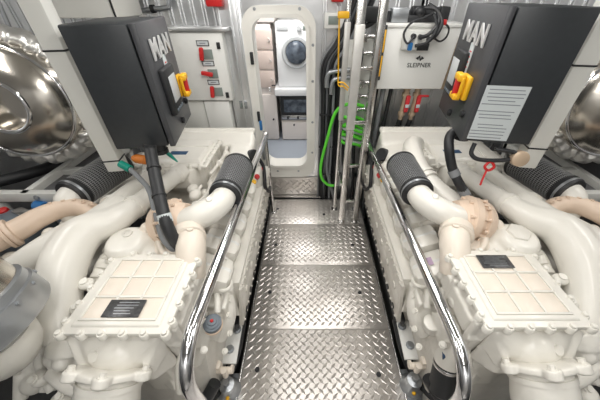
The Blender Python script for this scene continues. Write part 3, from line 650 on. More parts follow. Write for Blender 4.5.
# ------------------------------------------------------------------ chrome handrails
for S, dy, lab in ((-1, 0, 'chrome handrail along the left engine, with its own posts'), (1, 0, 'chrome handrail along the right engine, ending beside the ladder')):
    FR.append(Matrix(((S, 0, 0, XC), (0, 1, 0, dy), (0, 0, 1, 0), (0, 0, 0, 1))))
    t = thing('handrail', lab, 'handrail', (.545, 1.5, -.03), 'chrome rails beside the walkway')
    u = .495; yf, zf, zn = (2.40, .935, 1.045) if S < 0 else (2.585, .862, .945)
    rb = .16; bend = [(u, .50 - rb * math.sin(R(15 * k)), zn - rb + rb * math.cos(R(15 * k))) for k in range(7)]
    part('rail', B().tube([(u, yf, zf)] + bend + [(u, .34, .0)], .0255, 20, 0), M['chrome'], t)
    part('post', B().tube([(u, yf - .02, zf), (u, yf - .02, .0)], .018, 14, 0), M['brushed'], t)
    part('end_clamp', B().box((u, yf, zf + .005), (.05, .07, .06), .012), M['brushed'], t)
    part('floor_flange', B().lathe((u, .34, -.002), (0, 0, 1), [(0, .045), (.010, .045), (.014, .025)], 18), M['brushed'], t)
    part('floor_flange', B().lathe((u, yf - .02, -.002), (0, 0, 1), [(0, .035), (.010, .035), (.014, .02)], 18), M['brushed'], t)
    FR.pop()

# ------------------------------------------------------------------ control cabinets and their hanging posts
def cabinet(S, x, y, yaw, w, d, zb, zt, label):
    # local axes: a = across (away from the walkway), l = along the door away from the viewer, z = up
    w += .036; h = zt - zb; ca, sa = math.cos(yaw), math.sin(yaw)
    A = V((S * ca, -sa, 0)); Ld = V((S * sa, ca, 0))
    m = Matrix((A, Ld, V((0, 0, 1)))).transposed().to_4x4(); m.translation = V((x, y, zb)) - A * .036
    FR.append(m)
    t = thing('control_cabinet', label, 'control cabinet', (w / 2, d / 2, 0))
    gx_, gy_ = (w * .35, .045) if S < 0 else (w * .20, .16)
    part('body', B().box((w / 2 + .02, d / 2, h / 2), (w - .04, d, h), .008), M['black'], t)
    dr = part('door', B().box((.018, d / 2, h / 2), (.030, d + .006, h + .006), .006), M['door'], t)
    # viewer's left end of the door is near (left cabinet) or far (right cabinet)
    def al(a): return d * a if S < 0 else d * (1 - a)
    xd = .002
    tx = (0, 1, 0) if S < 0 else (0, -1, 0)
    # letters: build flat, then map into the local frame; frame may be mirrored, so place in world first
    bm = text_bm('MAN', .128, .003, .0025, 1.12, 1.16)
    inv = m.inverted()
    wx = (m.to_3x3() @ V(tx)); o = m @ V((xd - .006, al(.50), h * .79))
    place(bm, o, wx, (0, 0, 1)); bmesh.ops.transform(bm, matrix=inv, verts=bm.verts)
    if m.determinant() < 0: bmesh.ops.reverse_faces(bm, faces=bm.faces)
    part('raised_letters', bm, M['letter'], dr, label='chrome raised letters MAN')
    part('strip_label', B().box((xd, al(.52), h * .60), (.003, .06, .14), .001), M['paper'], dr)
    b = B()
    for k in range(4): b.box((xd - .0018, al(.52), h * .60 - .04 + .024 * k), (.001, .03, .006))
    part('strip_print', b, M['redtag'], dr)
    ds = part('display_unit', B().box((-.012, al(.36), h * .44), (.035, .19, .235), .012), M['rubber'], dr)
    part('screen', B().box((-.031, al(.36), h * .46), (.004, .125, .13), .002), M['screen'], ds)
    b = B()
    for k in range(4): b.box((-.031, al(.36) - .05 + .034 * k, h * .44 - .095), (.006, .020, .016), .003)
    part('buttons', b, M['greyp'], ds)
    sw = part('main_switch', B().box((-.010, al(.72), h * .40), (.03, .115, .115), .012), M['yellow'], dr, label='yellow isolator switch')
    part('switch_ring', B().lathe((-.02, al(.72), h * .40), (-1, 0, 0), [(0, .046), (.008, .042), (.008, 0)], 20), M['yellow'], sw)
    part('rotary_handle', B().box((-.045, al(.72), h * .40), (.034, .032, .098), .010), M['red'], sw, label='red rotary handle')
    b = B(); b.box((-.044, al(.72), h * .40 + .047), (.036, .085, .034), .008); b.box((-.044, al(.72), h * .40 - .045), (.036, .085, .030), .008); b.box((-.040, al(.72) - .045, h * .40), (.014, .014, .10), .003); part('switch_guard', b, M['yellow'], sw)
    for a, z in ((.86, .20), (.50, .09)): part('door_lock', B().lathe((xd, al(a), h * z), (-1, 0, 0), [(0, .018), (.012, .018), (.016, .012), (.016, 0)], 16), M['rubber'], dr)
    b = B(); b.cyl((gx_, gy_, -.035), (gx_, gy_, .002), .036); b.cyl((gx_, gy_, -.055), (gx_, gy_, -.035), .042)
    part('cable_gland', b, M['rubber'], t)
    b = B(); b.box((w + .012, .10, h * .5), (.024, .08, h * .94), .004)
    mb = part('mounting_rail', b, M['brushed'], t)
    for z in (.12, .45, .85): part('screw', B().lathe((w + .006, .058, h * z), (0, -1, 0), [(0, .010), (.008, .010), (.010, 0)], 12), M['teal'], mb, label='green screw')  # screw heads in plain green
    if S > 0:
        nt = part('notice_sheet', B().box((w * .36, -.0008, h * .255), (w * .60, .0016, h * .46), 0), M['paper'], t, label='printed notice sheet on the near side')
        b = B(); random.seed(5)
        for k in range(15):
            if k in (5, 9): continue
            zz = h * .455 - .0165 * k; ww = random.uniform(.35, .52) * w
            b.box((w * .36 + random.uniform(-.01, .01), -.0018, zz), (ww, .0006, .0042))
        part('print_lines', b, M['ink'], nt)
    FR.pop(); return t, m
ya = .175
cabL, mL = cabinet(-1, -.779, 1.355, ya, .27, .50, 1.336, 1.903, 'charcoal control cabinet with yellow and red switch over the left engine')
cabR, mR = cabinet(1, .815, 1.288, ya, .295, .55, 1.398, 1.965, 'charcoal control cabinet bearing a printed notice, over the right engine')
for S, x0, x1, y, zb, lab in ((-1, -1.205, -1.118, 1.36, 1.165, 'white square post hanging from the ceiling behind the left control cabinet'), (1, 1.185, 1.275, 1.30, 1.225, 'white square post hanging from the ceiling behind the right control cabinet')):
    xc = (x0 + x1) / 2
    FR.append(Matrix.Translation((xc, y + .045, 0)) @ Matrix.Rotation(-S * ya, 4, 'Z'))
    t = thing('hanging_post', lab, 'post', (0, 0, zb))
    part('square_tube', B().box((0, 0, (zb + 2.52) / 2), (x1 - x0, .085, 2.52 - zb), .006), M['white'], t)
    for z in ((zb + .07, 1.80) if S < 0 else (zb + .12, 1.75)):
        part('cable_tie', B().box((0, 0, z), (x1 - x0 + .006, .091, .008), .002), M['rubber'], t)
    part('bracket_arm', B().box((-S * .055, .02, 1.62), (.05, .05, .40), .004), M['white'], t)
    FR.pop()
# cables
gl = mL @ V((.27 * .55, .16, -.06)); gx = XC
b = B(); b.tube([(-.848, 1.30, 1.37), (-.844, 1.276, 1.335), (-.787, 1.145, 1.25), (-.717, .998, 1.16), (-.685, .941, 1.08), (-.66, .932, .99), (-.641, .962, .93)], .030, 16)
t = thing('corrugated_conduit', 'black conduit from the left cabinet down into the left engine', 'cable conduit', (-.75, 1.03, .93))
part('conduit', b, M['rubber'], t)
part('cable_tag', B().lathe((-.707, .978, 1.135), (.28, -.53, -.80), [(-.022, .031), (-.022, .0325), (.022, .0325), (.022, .031)], 18), M['paper'], t)
for q in ((-.752, 1.068, 1.205), (-.81, 1.20, 1.285)): part('cable_tie', B().lathe(q, (.36, -.75, -.5), [(-.005, .031), (-.005, .0345), (.005, .0345), (.005, .031)], 18), M['rubber'], t)
t = thing('sensor_cable', 'grey cable with green taped end beside the black conduit on the left', 'cable', (-.85, 1.1, .93))
part('cable', B().tube([(-1.0, 1.275, 1.245), (-.94, 1.24, 1.2), (-.872, 1.18, 1.16), (-.808, 1.065, 1.1), (-.758, .97, 1.02), (-.712, .935, .97), (-.685, .95, .93)], .014, 10), M['greyc'], t)
part('taped_end', B().tube([(-1.045, 1.29, 1.262), (-.99, 1.27, 1.24)], .021, 10, 0), M['teal'], t, label='green taped end')
tag(part('cable_plug', B().lathe((-1.0, 1.34, 1.27), (1, -.12, -.1), [(0, .015), (.02, .026), (.075, .026), (.085, .016), (.11, .014)], 14), M['orange']), 'orange cable plug under the left control cabinet', 'plug')
tag(part('cable_strap', B().tube([(-.87, 1.41, 1.31), (-.835, 1.42, 1.25), (-.80, 1.42, 1.20)], [.006, .012, .004], 8), M['teal']), 'green strap end hanging under the left control cabinet', 'strap')
b = B(); b.tube([mR @ V((.06, .16, 0)), (.80, 1.43, 1.37), (.785, 1.37, 1.31), (.824, 1.326, 1.2), (.89, 1.268, 1.1), (.985, 1.246, .99), (1.0, 1.24, .94)], .026, 14)
t = thing('corrugated_conduit', 'black conduit looping from the right cabinet down into the right engine', 'cable conduit', (.96, 1.26, .95))
part('conduit', b, M['rubber'], t)
for q in ((.832, 1.318, 1.185), (.90, 1.264, 1.085)): part('cable_tie', B().lathe(q, (.5, -.45, -.75), [(-.02, .027), (-.02, .030), (.02, .030), (.02, .027)], 16), M['greyc'], t)
b = B(); b.tube([(.87, 1.30, 1.38), (.86, 1.28, 1.33), (.90, 1.26, 1.305), (1.0, 1.24, 1.31), (1.06, 1.23, 1.33), (1.05, 1.23, 1.36), (.96, 1.26, 1.365)], .011, 10)
t = thing('cable_loop', 'black cable loop with round plug hanging under the right control cabinet', 'cable', (.95, 1.25, 1.30))
part('cable', b, M['rubber'], t)
part('plug_disc', B().lathe((1.075, 1.215, 1.335), (-.2, -1, .3), [(-.02, .04), (.012, .04), (.016, .034), (.016, 0)], 20), M['copper'], t)
part('red_ring', B().tube([(.955, 1.245, 1.30), (.93, 1.235, 1.275), (.955, 1.23, 1.255), (.98, 1.235, 1.275)], .007, 8, 4, closed=True), M['red'], t)
part('red_tail', B().tube([(.945, 1.23, 1.255), (.93, 1.21, 1.21), (.925, 1.20, 1.18)], .005, 8), M['red'], t)

# ------------------------------------------------------------------ exhaust silencers with mirror jackets (upper corners)
def silencer(S, label):
    FR.append(Matrix(((S, 0, 0, XC), (0, 1, 0, 0), (0, 0, 1, 0), (0, 0, 0, 1))))
    c = V((1.89, 1.66, 1.47)); ax = V((-.15, -1, .12)).normalized()
    t = thing('exhaust_silencer', label, 'exhaust silencer', (1.89, 1.8, 1.05), 'mirror-jacketed exhaust silencers')
    part('jacket', B().lathe(c - ax * .55, ax, [(0, .30), (.02, .355), (.46, .355), (.56, .335), (.62, .28), (.65, .20), (.66, .135), (.63, .130), (.56, .125), (.56, 0)], 56), M['mirror'], t, angle=60)
    bm = bmesh.new(); n1, n2 = 140, 16; u = ax.orthogonal().normalized(); w = ax.cross(u); rows = []
    for i in range(n1):
        a = 2 * math.pi * i / n1; d = u * math.cos(a) + w * math.sin(a); row = []
        for j in range(n2):
            bb = 2 * math.pi * j / n2
            rr = .052 * (1 + .30 * noise.noise(V((a * 7, bb * 1.2, 3.0))) + .18 * math.sin(a * 34 + 3 * noise.noise(V((a * 3, bb, 0)))))
            row.append(bm.verts.new(c - ax * .10 + d * (.365 + rr * math.cos(bb)) + ax * rr * 1.5 * math.sin(bb)))
        rows.append(row)
    for i in range(n1):
        for j in range(n2): bm.faces.new((rows[i][j], rows[(i + 1) % n1][j], rows[(i + 1) % n1][(j + 1) % n2], rows[i][(j + 1) % n2]))
    bmesh.ops.recalc_face_normals(bm, faces=bm.faces)
    part('foil_wrap', bm, M['foil'], t, label='crinkled foil wrap', angle=70)
    part('hoop', B().tube(ring_pts(c + ax * .105, ax, .145, 36), .014, 10, 0, closed=True), M['chrome'], t)
    part('hoop', B().tube(ring_pts(c + ax * .02, ax, .325, 48), .010, 10, 0, closed=True), M['chrome'], t)
    part('hanger', B().cyl(c - ax * .3 + V((0, 0, .35)), (1.85, 2.0, 2.52), .012), M['galv'], t)
    part('outlet_pipe', B().tube([c - ax * .52, c - ax * .75, c - ax * .95 + V((.2, 0, -.1))], .16, 24), M['mirror'], t)
    FR.pop()
silencer(-1, 'mirror-finished exhaust silencer with crinkled foil rim, upper left corner')
silencer(1, 'mirror-finished exhaust silencer with crinkled foil rim, at the right edge')
# exhaust riser at the lower left corner
FR.append(Matrix(((-1, 0, 0, XC), (0, 1, 0, 0), (0, 0, 1, 0), (0, 0, 0, 1))))
t = thing('exhaust_riser', 'mirror-jacketed exhaust riser with grey clamp band, lower left corner', 'exhaust pipe', (1.20, .42, .95))
c = V((1.20, .45, 1.12)); ax = V((.30, .05, 1)).normalized()
part('jacket', B().lathe(c, ax, [(-.02, .185), (.10, .188), (.20, .18), (.30, .16), (.36, .11), (.38, 0)], 44), M['mirror'], t, angle=60)
b = B(); b.lathe(c + ax * .02, ax, [(-.06, .19), (-.06, .205), (-.05, .210), (.03, .210), (.035, .202), (.06, .200), (.065, .19)], 48); part('clamp_band', b, M['galv'], t)
for k in range(14):
    q = ring_pts(c + ax * .035, ax, .210, 14)[k]; part('bolt', B().bolt(q, (q - c) - ax * (q - c).dot(ax), .007, .006), M['galv'], t)
part('lower_pipe', B().tube([c - ax * .06, c - ax * .16 + V((.06, 0, 0)), c + V((.3, .0, -.20)), c + V((.6, .05, -.22))], .11, 24), M['cream'], t)
FR.pop()

# ------------------------------------------------------------------ outboard frames and small gear at the left
def tray(S, label):
    FR.append(Matrix(((S, 0, 0, XC), (0, 1, 0, 0), (0, 0, 1, 0), (0, 0, 0, 1))))
    t = thing('support_frame', label, 'frame', (2.0, 1.85, -.43), 'outboard support frames')
    z = .90
    b = B(); b.box((2.02, 1.48, z), (.56, .05, .07), .004); b.box((1.74, 1.86, z), (.05, .80, .07), .004); b.box((2.02, 1.86, z), (.05, .80, .07), .004); b.box((1.88, 2.24, z), (.33, .05, .07), .004); b.box((1.88, 1.80, z), (.26, .05, .06), .004)
    part('channel_bars', b, M['white'], t)
    part('dark_panel', B().box((1.88, 1.86, z - .02), (.26, .72, .012)), M['panelgrey'], t)
    for u in (1.76, 2.26): part('leg', B().box((u, 1.48, .22), (.05, .05, 1.30), .004), M['white'], t)
    part('leg', B().box((1.76, 2.24, .22), (.05, .05, 1.30), .004), M['white'], t)
    part('bolt', B().bolt((1.93, 1.452, z + .005), (0, -1, 0), .014, .012), M['galv'], t)
    FR.pop()
tray(-1, 'white channel frame with dark panel beyond the left engine, under the silencer')
tray(1, 'white channel frame beyond the right engine, under the right silencer')
struct('wall_panel_right', B().box((2.42, 1.9, .95), (.04, 1.5, 1.3), .005), M['panelgrey'])
FR.append(Matrix(((-1, 0, 0, XC), (0, 1, 0, 0), (0, 0, 1, 0), (0, 0, 0, 1))))
t = thing('pump_unit', 'grey plastic pump box at the left edge beside the tan exhaust pipe', 'pump', (2.1, 1.33, -.43))
b = B(); b.box((2.1, 1.33, .70), (.40, .24, .16), .03); b.box((2.1, 1.36, .80), (.26, .14, .06), .02); b.tube([(2.22, 1.24, .81), (2.22, 1.24, .86), (2.0, 1.24, .86), (2.0, 1.24, .81)], .014, 8, 0)
part('housing', b, M['greyp'], t); part('stand', B().box((2.1, 1.34, .1), (.30, .18, 1.06), .01), M['panelgrey'], t)
b = B(); b.cyl((1.96, 1.45, .84), (1.88, 1.42, .84), .04); part('blue_coupling', b, M['blue'], t, label='blue hose coupling'); part('hose', B().tube([(1.9, 1.42, .84), (1.8, 1.40, .80), (1.76, 1.36, .66), (1.78, 1.3, .3)], .03, 10), M['greyp'], t)
part('red_lamp', B().lathe((2.16, 1.40, .825), (0, -.2, 1), [(0, .03), (.02, .028), (.03, .014), (.03, 0)], 16), M['red'], t, label='small red lamp')
part('valve_handle', B().box((1.98, 1.36, .845), (.18, .06, .02), .006, Matrix.Rotation(R(25), 3, 'Z')), M['brushed'], t)
t = thing('bilge_pipe', 'black pipe run behind the left support frame', 'pipe', (2.2, 1.8, .6))
part('pipe', B().tube([(2.4, 1.5, .95), (2.2, 1.75, .92), (2.12, 2.0, .9), (2.1, 2.5, .9)], .04, 12), M['rubber'], t)
FR.pop()

# ------------------------------------------------------------------ breaker panel on the far bulkhead, left of the hatch
t = thing('breaker_panel', 'light grey switch panel with three red rotary handles left of the hatch', 'switch panel', (-.95, 2.66, 1.20))
x0, x1, z0, z1, yf = -1.175, -.735, 1.20, 1.755, 2.60
part('body', B().box(((x0 + x1) / 2, 2.665, (z0 + z1) / 2), (x1 - x0, .13, z1 - z0), .004), M['offwhite'], t)
part('door', B().box(((x0 + x1) / 2, yf - .004, (z0 + z1) / 2), (x1 - x0 - .012, .012, z1 - z0 - .012), .003), M['offwhite'], t)
part('top_lip', B().box(((x0 + x1) / 2 + .02, 2.655, z1 + .022), (x1 - x0 + .08, .16, .03), .004), M['alu'], t)
part('blue_edge', B().box((x0 - .02, 2.655, (z0 + z1) / 2 + .05), (.045, .08, .40), .003), M['lightblue'], t, label='blue side edge')
for k, z in enumerate((1.63, 1.475, 1.32)):
    sx = -.915 + .012 * k - .01
    s_ = part('switch_plate', B().box((sx + .045, yf - .014, z - .035), (.085, .010, .075), .002), M['display'], t)
    part('rotary_handle', B().box((sx, yf - .04, z - .03), (.034, .035, .10) if k != 1 else (.10, .035, .034), .009, Matrix.Rotation(R(8 if k != 1 else 10), 3, 'Y')), M['red'], s_, label='red rotary handle')
    f = part('label_frame', B().box((sx + .02, yf - .012, z + .048), (.105, .005, .042), .001), M['rubber'], t)
    part('label_strip', B().box((sx + .02, yf - .0146, z + .048), (.092, .002, .030), 0), M['paper'], f)
    part('print_line', B().box((sx + .02, yf - .0158, z + .048), (.05, .001, .007), 0), M['ink'], f)
for z in (1.66, 1.255): part('door_lock', B().box((-.775, yf - .014, z), (.03, .012, .05), .004), M['rubber'], t)
t = thing('junction_box', 'pale grey cabinet below the red-handled switch panel', 'cabinet', (-1.0, 2.66, .85))
part('body', B().box((-.90, 2.67, .99), (.24, .13, .40), .006), M['offwhite'], t); part('body_left', B().box((-1.17, 2.68, 1.02), (.28, .11, .34), .006), M['white'], t)
t = thing('wall_socket', 'small square socket on the aluminium left of the hatch', 'socket', (-.665, YB - .05, 1.10))
part('plate', B().box((-.665, YB - .048, 1.13), (.075, .014, .075), .004), M['galv'], t); part('insert', B().box((-.665, YB - .058, 1.13), (.04, .008, .04), .003), M['display'], t)
tag(part('alarm_lamp', B().box((-.76, 2.66, 1.97), (.13, .10, .09), .015), M['red']), 'red alarm lamp high on the bulkhead left of the hatch', 'alarm lamp')
tag(part('alarm_lamp', B().box((.22, 2.68, 1.99), (.10, .08, .07), .012), M['red']), 'red alarm lamp high on the bulkhead right of the hatch', 'alarm lamp')
t = thing('duct_box', 'pale box high on the bulkhead behind the left post', 'duct', (-1.85, 2.55, 1.86))
part('body', B().box((-1.62, 2.45, 2.08), (.52, .40, .42), .01), M['white'], t); part('rim', B().box((-1.352, 2.25, 1.99), (.012, .012, .25), .004), M['rubber'], t)
t = thing('water_pipe', 'brown pipe with fittings high on the bulkhead behind the left cabinet', 'pipe', (-1.2, 2.6, 1.9))
part('pipe', B().tube([(-1.44, 2.705, 1.89), (-1.31, 2.705, 1.908), (-1.21, 2.705, 1.914), (-1.155, 2.705, 1.935), (-1.145, 2.715, 2.05)], .018, 10), M['galv'], t); part('fitting', B().cyl((-1.31, 2.705, 1.908), (-1.28, 2.705, 1.91), .029), M['rubber'], t)

# ------------------------------------------------------------------ ladder
t = thing('ladder', 'polished steel ladder standing on the walkway right of the hatch', 'ladder', (.38, 2.3, 0))
def rail(x0, y, x1=None, w=.045, dpt=.03): return B().box((x0, y, 1.26), (w, dpt, 2.52), .006)
part('rail', rail(.345, 2.20, w=.062), M['ladder'], t); part('rail', rail(.495, 2.20, w=.055), M['ladder'], t)
part('rail', rail(.285, 2.42, w=.035), M['ladder'], t); part('rail', rail(.52, 2.42, w=.035), M['ladder'], t)
for k in range(4):
    z = .30 + .42 * k
    part('rung', B().box((.42, 2.20, z), (.17, .028, .03), .005), M['ladder'], t)
part('sleeve', B().box((.345, 2.195, 1.46), (.07, .036, .76), .006), M['satin'], t, label='matte pale lower sleeve'); part('sleeve', B().box((.285, 2.416, 1.46), (.046, .036, .76), .006), M['satin'], t, label='matte pale lower sleeve')
part('cross_bar', B().box((.315, 2.31, .50), (.03, .22, .03), .005), M['ladder'], t); part('cross_bar', B().box((.51, 2.31, .50), (.03, .22, .03), .005), M['ladder'], t)
for x, y in ((.345, 2.20), (.495, 2.20), (.285, 2.42), (.52, 2.42)): part('foot', B().box((x, y, .008), (.07, .06, .014), .003), M['brushed'], t)
# yellow strap round the ladder
t = thing('lashing_strap', 'yellow strap tied round the top of the ladder', 'strap', (.27, 2.38, 1.3))
part('hook', B().box((.245, 2.375, 1.885), (.085, .04, .045), .010), M['yellow'], t)
part('strap', B().tube([(.215, 2.375, 1.88), (.222, 2.37, 1.70), (.232, 2.37, 1.50), (.24, 2.37, 1.40), (.28, 2.365, 1.39), (.32, 2.36, 1.36)], .008, 8, 6, flat=.5), M['yellow'], t)
part('tail', B().tube([(.235, 2.368, 1.42), (.28, 2.36, 1.42), (.325, 2.355, 1.38)], .007, 8, 6, flat=.5), M['yellow'], t)

# ------------------------------------------------------------------ cables, pipes and hose between hatch and ladder
t = thing('cable_bundle', 'thick bundle of black cables running down beside the hatch', 'cables', (.17, 2.68, 0))
random.seed(3)
for k in range(13):
    x = .105 + .0155 * k; y = 2.690 - .025 * (k % 3)
    part('cable', B().tube([(x + random.uniform(-.006, .006), y, z) for z in (0.0, .4, .8, 1.2, 1.5)] + [(x + .12, y, 1.70), (x + .24, y + .01, 2.0)], .0135, 8), M['rubber'] if k % 4 else M['greyc'], t)
for z in (.35, .7, 1.05): part('cable_clamp', B().box((.20, 2.635, z), (.21, .012, .022), .003), M['rubber'], t)
t = thing('drain_pipes', 'pair of grey elbow pipes bending down in front of the black cables', 'pipe', (.20, 2.6, .6))
for x, z in ((.155, 1.46), (.20, 1.40)):
    part('pipe', B().tube([(x + .20, 2.60, z + .01), (x + .08, 2.60, z), (x + .02, 2.60, z - .015), (x, 2.60, z - .06), (x, 2.60, z - .14)], .020, 12), M['galv'], t)
t = thing('thermostat', 'small white controller with grey display right of the hatch', 'controller', (.20, 2.68, 1.78))
part('body', B().box((.205, 2.690, 1.83), (.17, .05, .11), .008), M['offwhite'], t); part('display', B().box((.20, 2.662, 1.833), (.095, .006, .06), .002), M['display'], t)
t = thing('garden_hose', 'bright green hose coiled behind the ladder', 'hose', (.4, 2.5, .3))
b = B(); pts = []
b.tube([(.50, 2.50, 1.18), (.36, 2.50, 1.20), (.24, 2.50, 1.12), (.175, 2.50, .86), (.12, 2.50, .58), (.125, 2.50, .40), (.20, 2.50, .30), (.27, 2.50, .285)], .0155, 10)
for k in range(4):
    pts = [(.45 + .13 * math.cos(a), 2.52 + .05 * math.sin(a), 0.80 + .08 * k - .03 * math.cos(a) + .012 * math.sin(3 * a + k)) for a in [q * math.pi / 10 for q in range(20)]]
    b.tube(pts, .0155, 10, 3, closed=True)
b.tube([(.55, 2.52, 1.18), (.585, 2.53, 1.09), (.58, 2.53, 1.0), (.54, 2.52, .93)], .0155, 10)
part('hose', b, M['green'], t)
b = B()
for k in range(2):
    b.tube([(.45 + .12 * math.cos(a), 2.52 + .04 * math.sin(a), 0.83 + .10 * k - .03 * math.cos(a)) for a in [q * math.pi / 10 for q in range(20)]], .014, 10, 3, closed=True)
part('pale_hose', b, M['paper'], t, label='pale grey hose turns inside the coil')
t = thing('grey_hose', 'grey hose hanging inside the loop of the green hose', 'hose', (.22, 2.6, .2))
part('hose', B().tube([(.24, 2.56, 1.1), (.20, 2.56, .8), (.185, 2.56, .5), (.215, 2.55, .33), (.28, 2.55, .10), (.29, 2.56, .018)], .016, 10), M['greyc'], t)
# valves and brackets behind the ladder
t = thing('valve_manifold', 'cluster of grey valves and brackets behind the ladder', 'valves', (.42, 2.6, 1.0))
b = B(); b.box((.44, 2.66, 1.30), (.24, .10, .80), .01); part('backplate', b, M['white'], t)
b = B(); random.seed(9)
for k in range(7):
    z = 1.0 + .12 * k; b.cyl((.36, 2.57, z), (.54, 2.57, z + .01), .016, seg=10); b.box((.40 + .02 * (k % 4), 2.56, z), (.06, .06, .06), .008)
part('valve_row', b, M['brushed'], t)
b = B(); b.tube([(.36, 2.6, 1.85), (.45, 2.58, 1.80), (.55, 2.58, 1.86)], .02, 10); b.tube([(.40, 2.55, 1.75), (.44, 2.54, 1.6), (.42, 2.54, 1.45)], .014, 8); b.box((.46, 2.58, 1.88), (.16, .08, .10), .01)
b.tube([(.34, 2.56, .95), (.36, 2.55, .6), (.40, 2.56, .3), (.38, 2.6, .05)], .018, 8); b.tube([(.44, 2.58, 1.0), (.47, 2.56, .6), (.50, 2.58, .2), (.5, 2.6, .03)], .016, 8)
part('black_lines', b, M['rubber'], t)

# ------------------------------------------------------------------ white hydraulic cabinet
t = thing('hydraulic_cabinet', 'white hydraulic tank cabinet with black lettering right of the ladder', 'cabinet', (.87, 2.55, 1.34))
bx0, bx1, bz0, bz1, by = .595, 1.17, 1.345, 1.80, 2.45
part('body', B().hexa(((bx0 - .03, by, bz0), (bx1 - .02, by, bz0), (bx1 + .03, 2.74, bz0), (bx0 - .08, 2.74, bz0), (bx0 - .01, by, bz1), (bx1 + .01, by, bz1), (bx1 + .05, 2.74, bz1), (bx0 - .06, 2.74, bz1)), .010), M['offwhite'], t)
part('lid', B().box(((bx0 + bx1) / 2, 2.59, bz1 + .013), (bx1 - bx0 + .10, .30, .026), .006), M['offwhite'], t)
b = B(); b.box((bx1 + .075, 2.60, 1.56), (.012, .05, .50), .003); b.box((bx1 + .05, 2.58, 1.56), (.05, .012, .50), .003)
part('mounting_strip', b, M['copper'], t)
gs = part('sight_gauge', B().box((bx0 - .015, by - .004, 1.62), (.035, .016, .40), .004), M['rubber'], t)
for z in (1.71, 1.53): part('gauge_window', B().box((bx0 - .015, by - .014, z), (.026, .006, .155), .002), M['yellow'], gs, label='amber gauge window')
tx = text_bm('SLEIPNER', .047, .001, .0004, .98, 1.06); place(tx, (.908, by - .002, 1.535), (1, 0, 0), (0, 0, 1)); part('lettering', tx, M['rubber'], t, label='black lettering SLEIPNER')
ex_, ez_ = .903, 1.588
b = B(); b.prism([(ex_ - .036, ez_), (ex_ - .010, ez_ + .015), (ex_ - .010, ez_ - .015)], 'y', by - .003, by); b.prism([(ex_ + .036, ez_), (ex_ + .010, ez_ - .015), (ex_ + .010, ez_ + .015)], 'y', by - .003, by)
b.prism([(ex_ - .012, ez_ + .017), (ex_ - .003, ez_ + .021), (ex_ + .012, ez_ - .017), (ex_ + .003, ez_ - .021)], 'y', by - .004, by)
part('emblem', b, M['rubber'], t, label='black diamond emblem')
FR.append(Matrix.Translation((.018, 0, .045)))
t2 = thing('controller_board', 'white control module with black cables on the front of the white hydraulic cabinet', 'control module', (.82, by - .03, 1.60))
part('module', B().box((.815, by - .024, 1.675), (.215, .046, .13), .006), M['white'], t2)
part('connector_plate', B().box((.87, by - .05, 1.63), (.09, .012, .05), .003), M['rubber'], t2)
for x, z in ((.775, 1.705), (.83, 1.70), (.90, 1.685)): part('connector', B().cyl((x, by - .045, z), (x, by - .085, z), .017), M['rubber'], t2)
part('blue_connector', B().box((.765, by - .06, 1.635), (.032, .03, .055), .006), M['blue'], t2, label='blue connector')
b = B()
b.tube([(.775, by - .08, 1.705), (.73, by - .09, 1.66), (.695, by - .07, 1.72), (.74, by - .06, 1.79), (.83, by - .05, 1.82), (.90, by - .04, 1.85)], .008, 8)
b.tube([(.83, by - .08, 1.70), (.87, by - .11, 1.72), (.93, by - .09, 1.79), (.92, by - .05, 1.86), (.86, by, 1.90)], .014, 8)
b.tube([(.90, by - .08, 1.685), (.93, by - .11, 1.72), (.95, by - .10, 1.80), (.91, by - .04, 1.87), (.84, by, 1.88)], .014, 8)
b.tube([(.80, by - .07, 1.64), (.87, by - .12, 1.67), (.92, by - .11, 1.76), (.90, by - .05, 1.84)], .012, 8)
b.tube([(.96, by - .07, 1.80), (1.02, by - .08, 1.76), (1.03, by - .06, 1.70), (.99, by - .06, 1.67), (.94, by - .06, 1.69)], .007, 8)
part('cables', b, M['rubber'], t2)
part('red_connector', B().box((.968, by - .075, 1.795), (.05, .04, .035), .008), M['red'], t2, label='red connector')
FR.pop()
t = thing('pump_motor', 'black pump motor and grey box on top of the white hydraulic cabinet', 'motor', (.85, 2.58, 1.83))
b = B(); b.lathe((.80, 2.60, 1.885), (1, 0, 0), [(0, .035), (.01, .048), (.17, .048), (.18, .035), (.18, 0)], 20); b.ball((.86, 2.55, 1.895), .045, (1, .8, .8)); b.box((.88, 2.60, 1.85), (.30, .14, .05), .01); b.cyl((.62, 2.58, 1.83), (.62, 2.58, 1.90), .035); b.box((1.06, 2.60, 1.88), (.08, .10, .10), .015)
part('motor', b, M['rubber'], t); part('terminal_box', B().box((.70, 2.56, 1.875), (.13, .10, .095), .006), M['galv'], t)
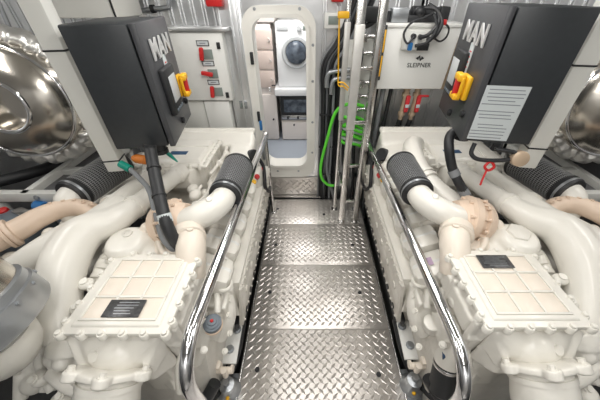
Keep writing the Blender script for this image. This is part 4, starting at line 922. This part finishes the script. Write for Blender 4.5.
for k, x in enumerate((.885, .985)):
    t = thing('hydraulic_valve', 'red-gripped hydraulic valve under the white cabinet, %s of the pair' % ('left' if k == 0 else 'right'), 'valve', (x, 2.55, 1.0), 'valves under the hydraulic cabinet')
    part('stem', B().lathe((x, 2.54, 1.35), (-.03, 0, -1), [(0, .034), (.03, .034), (.03, .026), (.06, .026), (.06, .036), (.09, .036), (.09, .024), (.24, .024), (.24, .032), (.27, .032), (.27, .02), (.32, .02)], 18), M['copper'], t)
    part('red_grip', B().box((x + .012, 2.50, 1.20), (.038, .03, .15), .008), M['redtag'], t, label='red grip'); part('white_band', B().box((x + .012, 2.483, 1.185), (.036, .006, .03), .002), M['paper'], t)
    if k: part('lever', B().box((x + .045, 2.49, 1.275), (.09, .02, .018), .005), M['redtag'], t)
    part('hose', B().tube([(x - .01, 2.54, 1.04), (x - .02, 2.54, .98), (x - .045, 2.56, .88), (x - .055, 2.6, .6), (x - .055, 2.62, -.42)], .024, 12), M['rubber'], t)
t = thing('black_hoses', 'black hoses hanging below the left end of the white hydraulic cabinet', 'hose', (.66, 2.6, .6))
for x, r in ((.60, .035), (.68, .022), (.75, .018)): part('hose', B().tube([(x, 2.58, 1.345), (x - .01, 2.58, 1.1), (x - .015, 2.58, .8), (x - .01, 2.62, -.42)], r, 12), M['rubber'] if r != .022 else M['greyc'], t)

# ------------------------------------------------------------------ camera, world, render settings
cam = bpy.data.cameras.new('camera'); co = bpy.data.objects.new('camera', cam); C.objects.link(co)
cam.sensor_width = 36; cam.lens = 36 * 267 / 600; cam.shift_x = -10 / 600; cam.clip_start = .02
co.location = (0, 0, 2.0); co.rotation_euler = (math.pi / 2 - math.atan2(205, 267), 0, 0)
sc = bpy.context.scene; sc.camera = co
w = bpy.data.worlds.new('world'); sc.world = w; w.use_nodes = True
w.node_tree.nodes['Background'].inputs['Color'].default_value = (.9, .95, 1, 1); w.node_tree.nodes['Background'].inputs['Strength'].default_value = .3
sc.view_settings.view_transform = 'Standard'; sc.view_settings.look = 'None'; sc.view_settings.gamma = 1; sc.view_settings.use_curve_mapping = False
sc.view_settings.exposure = 0.0
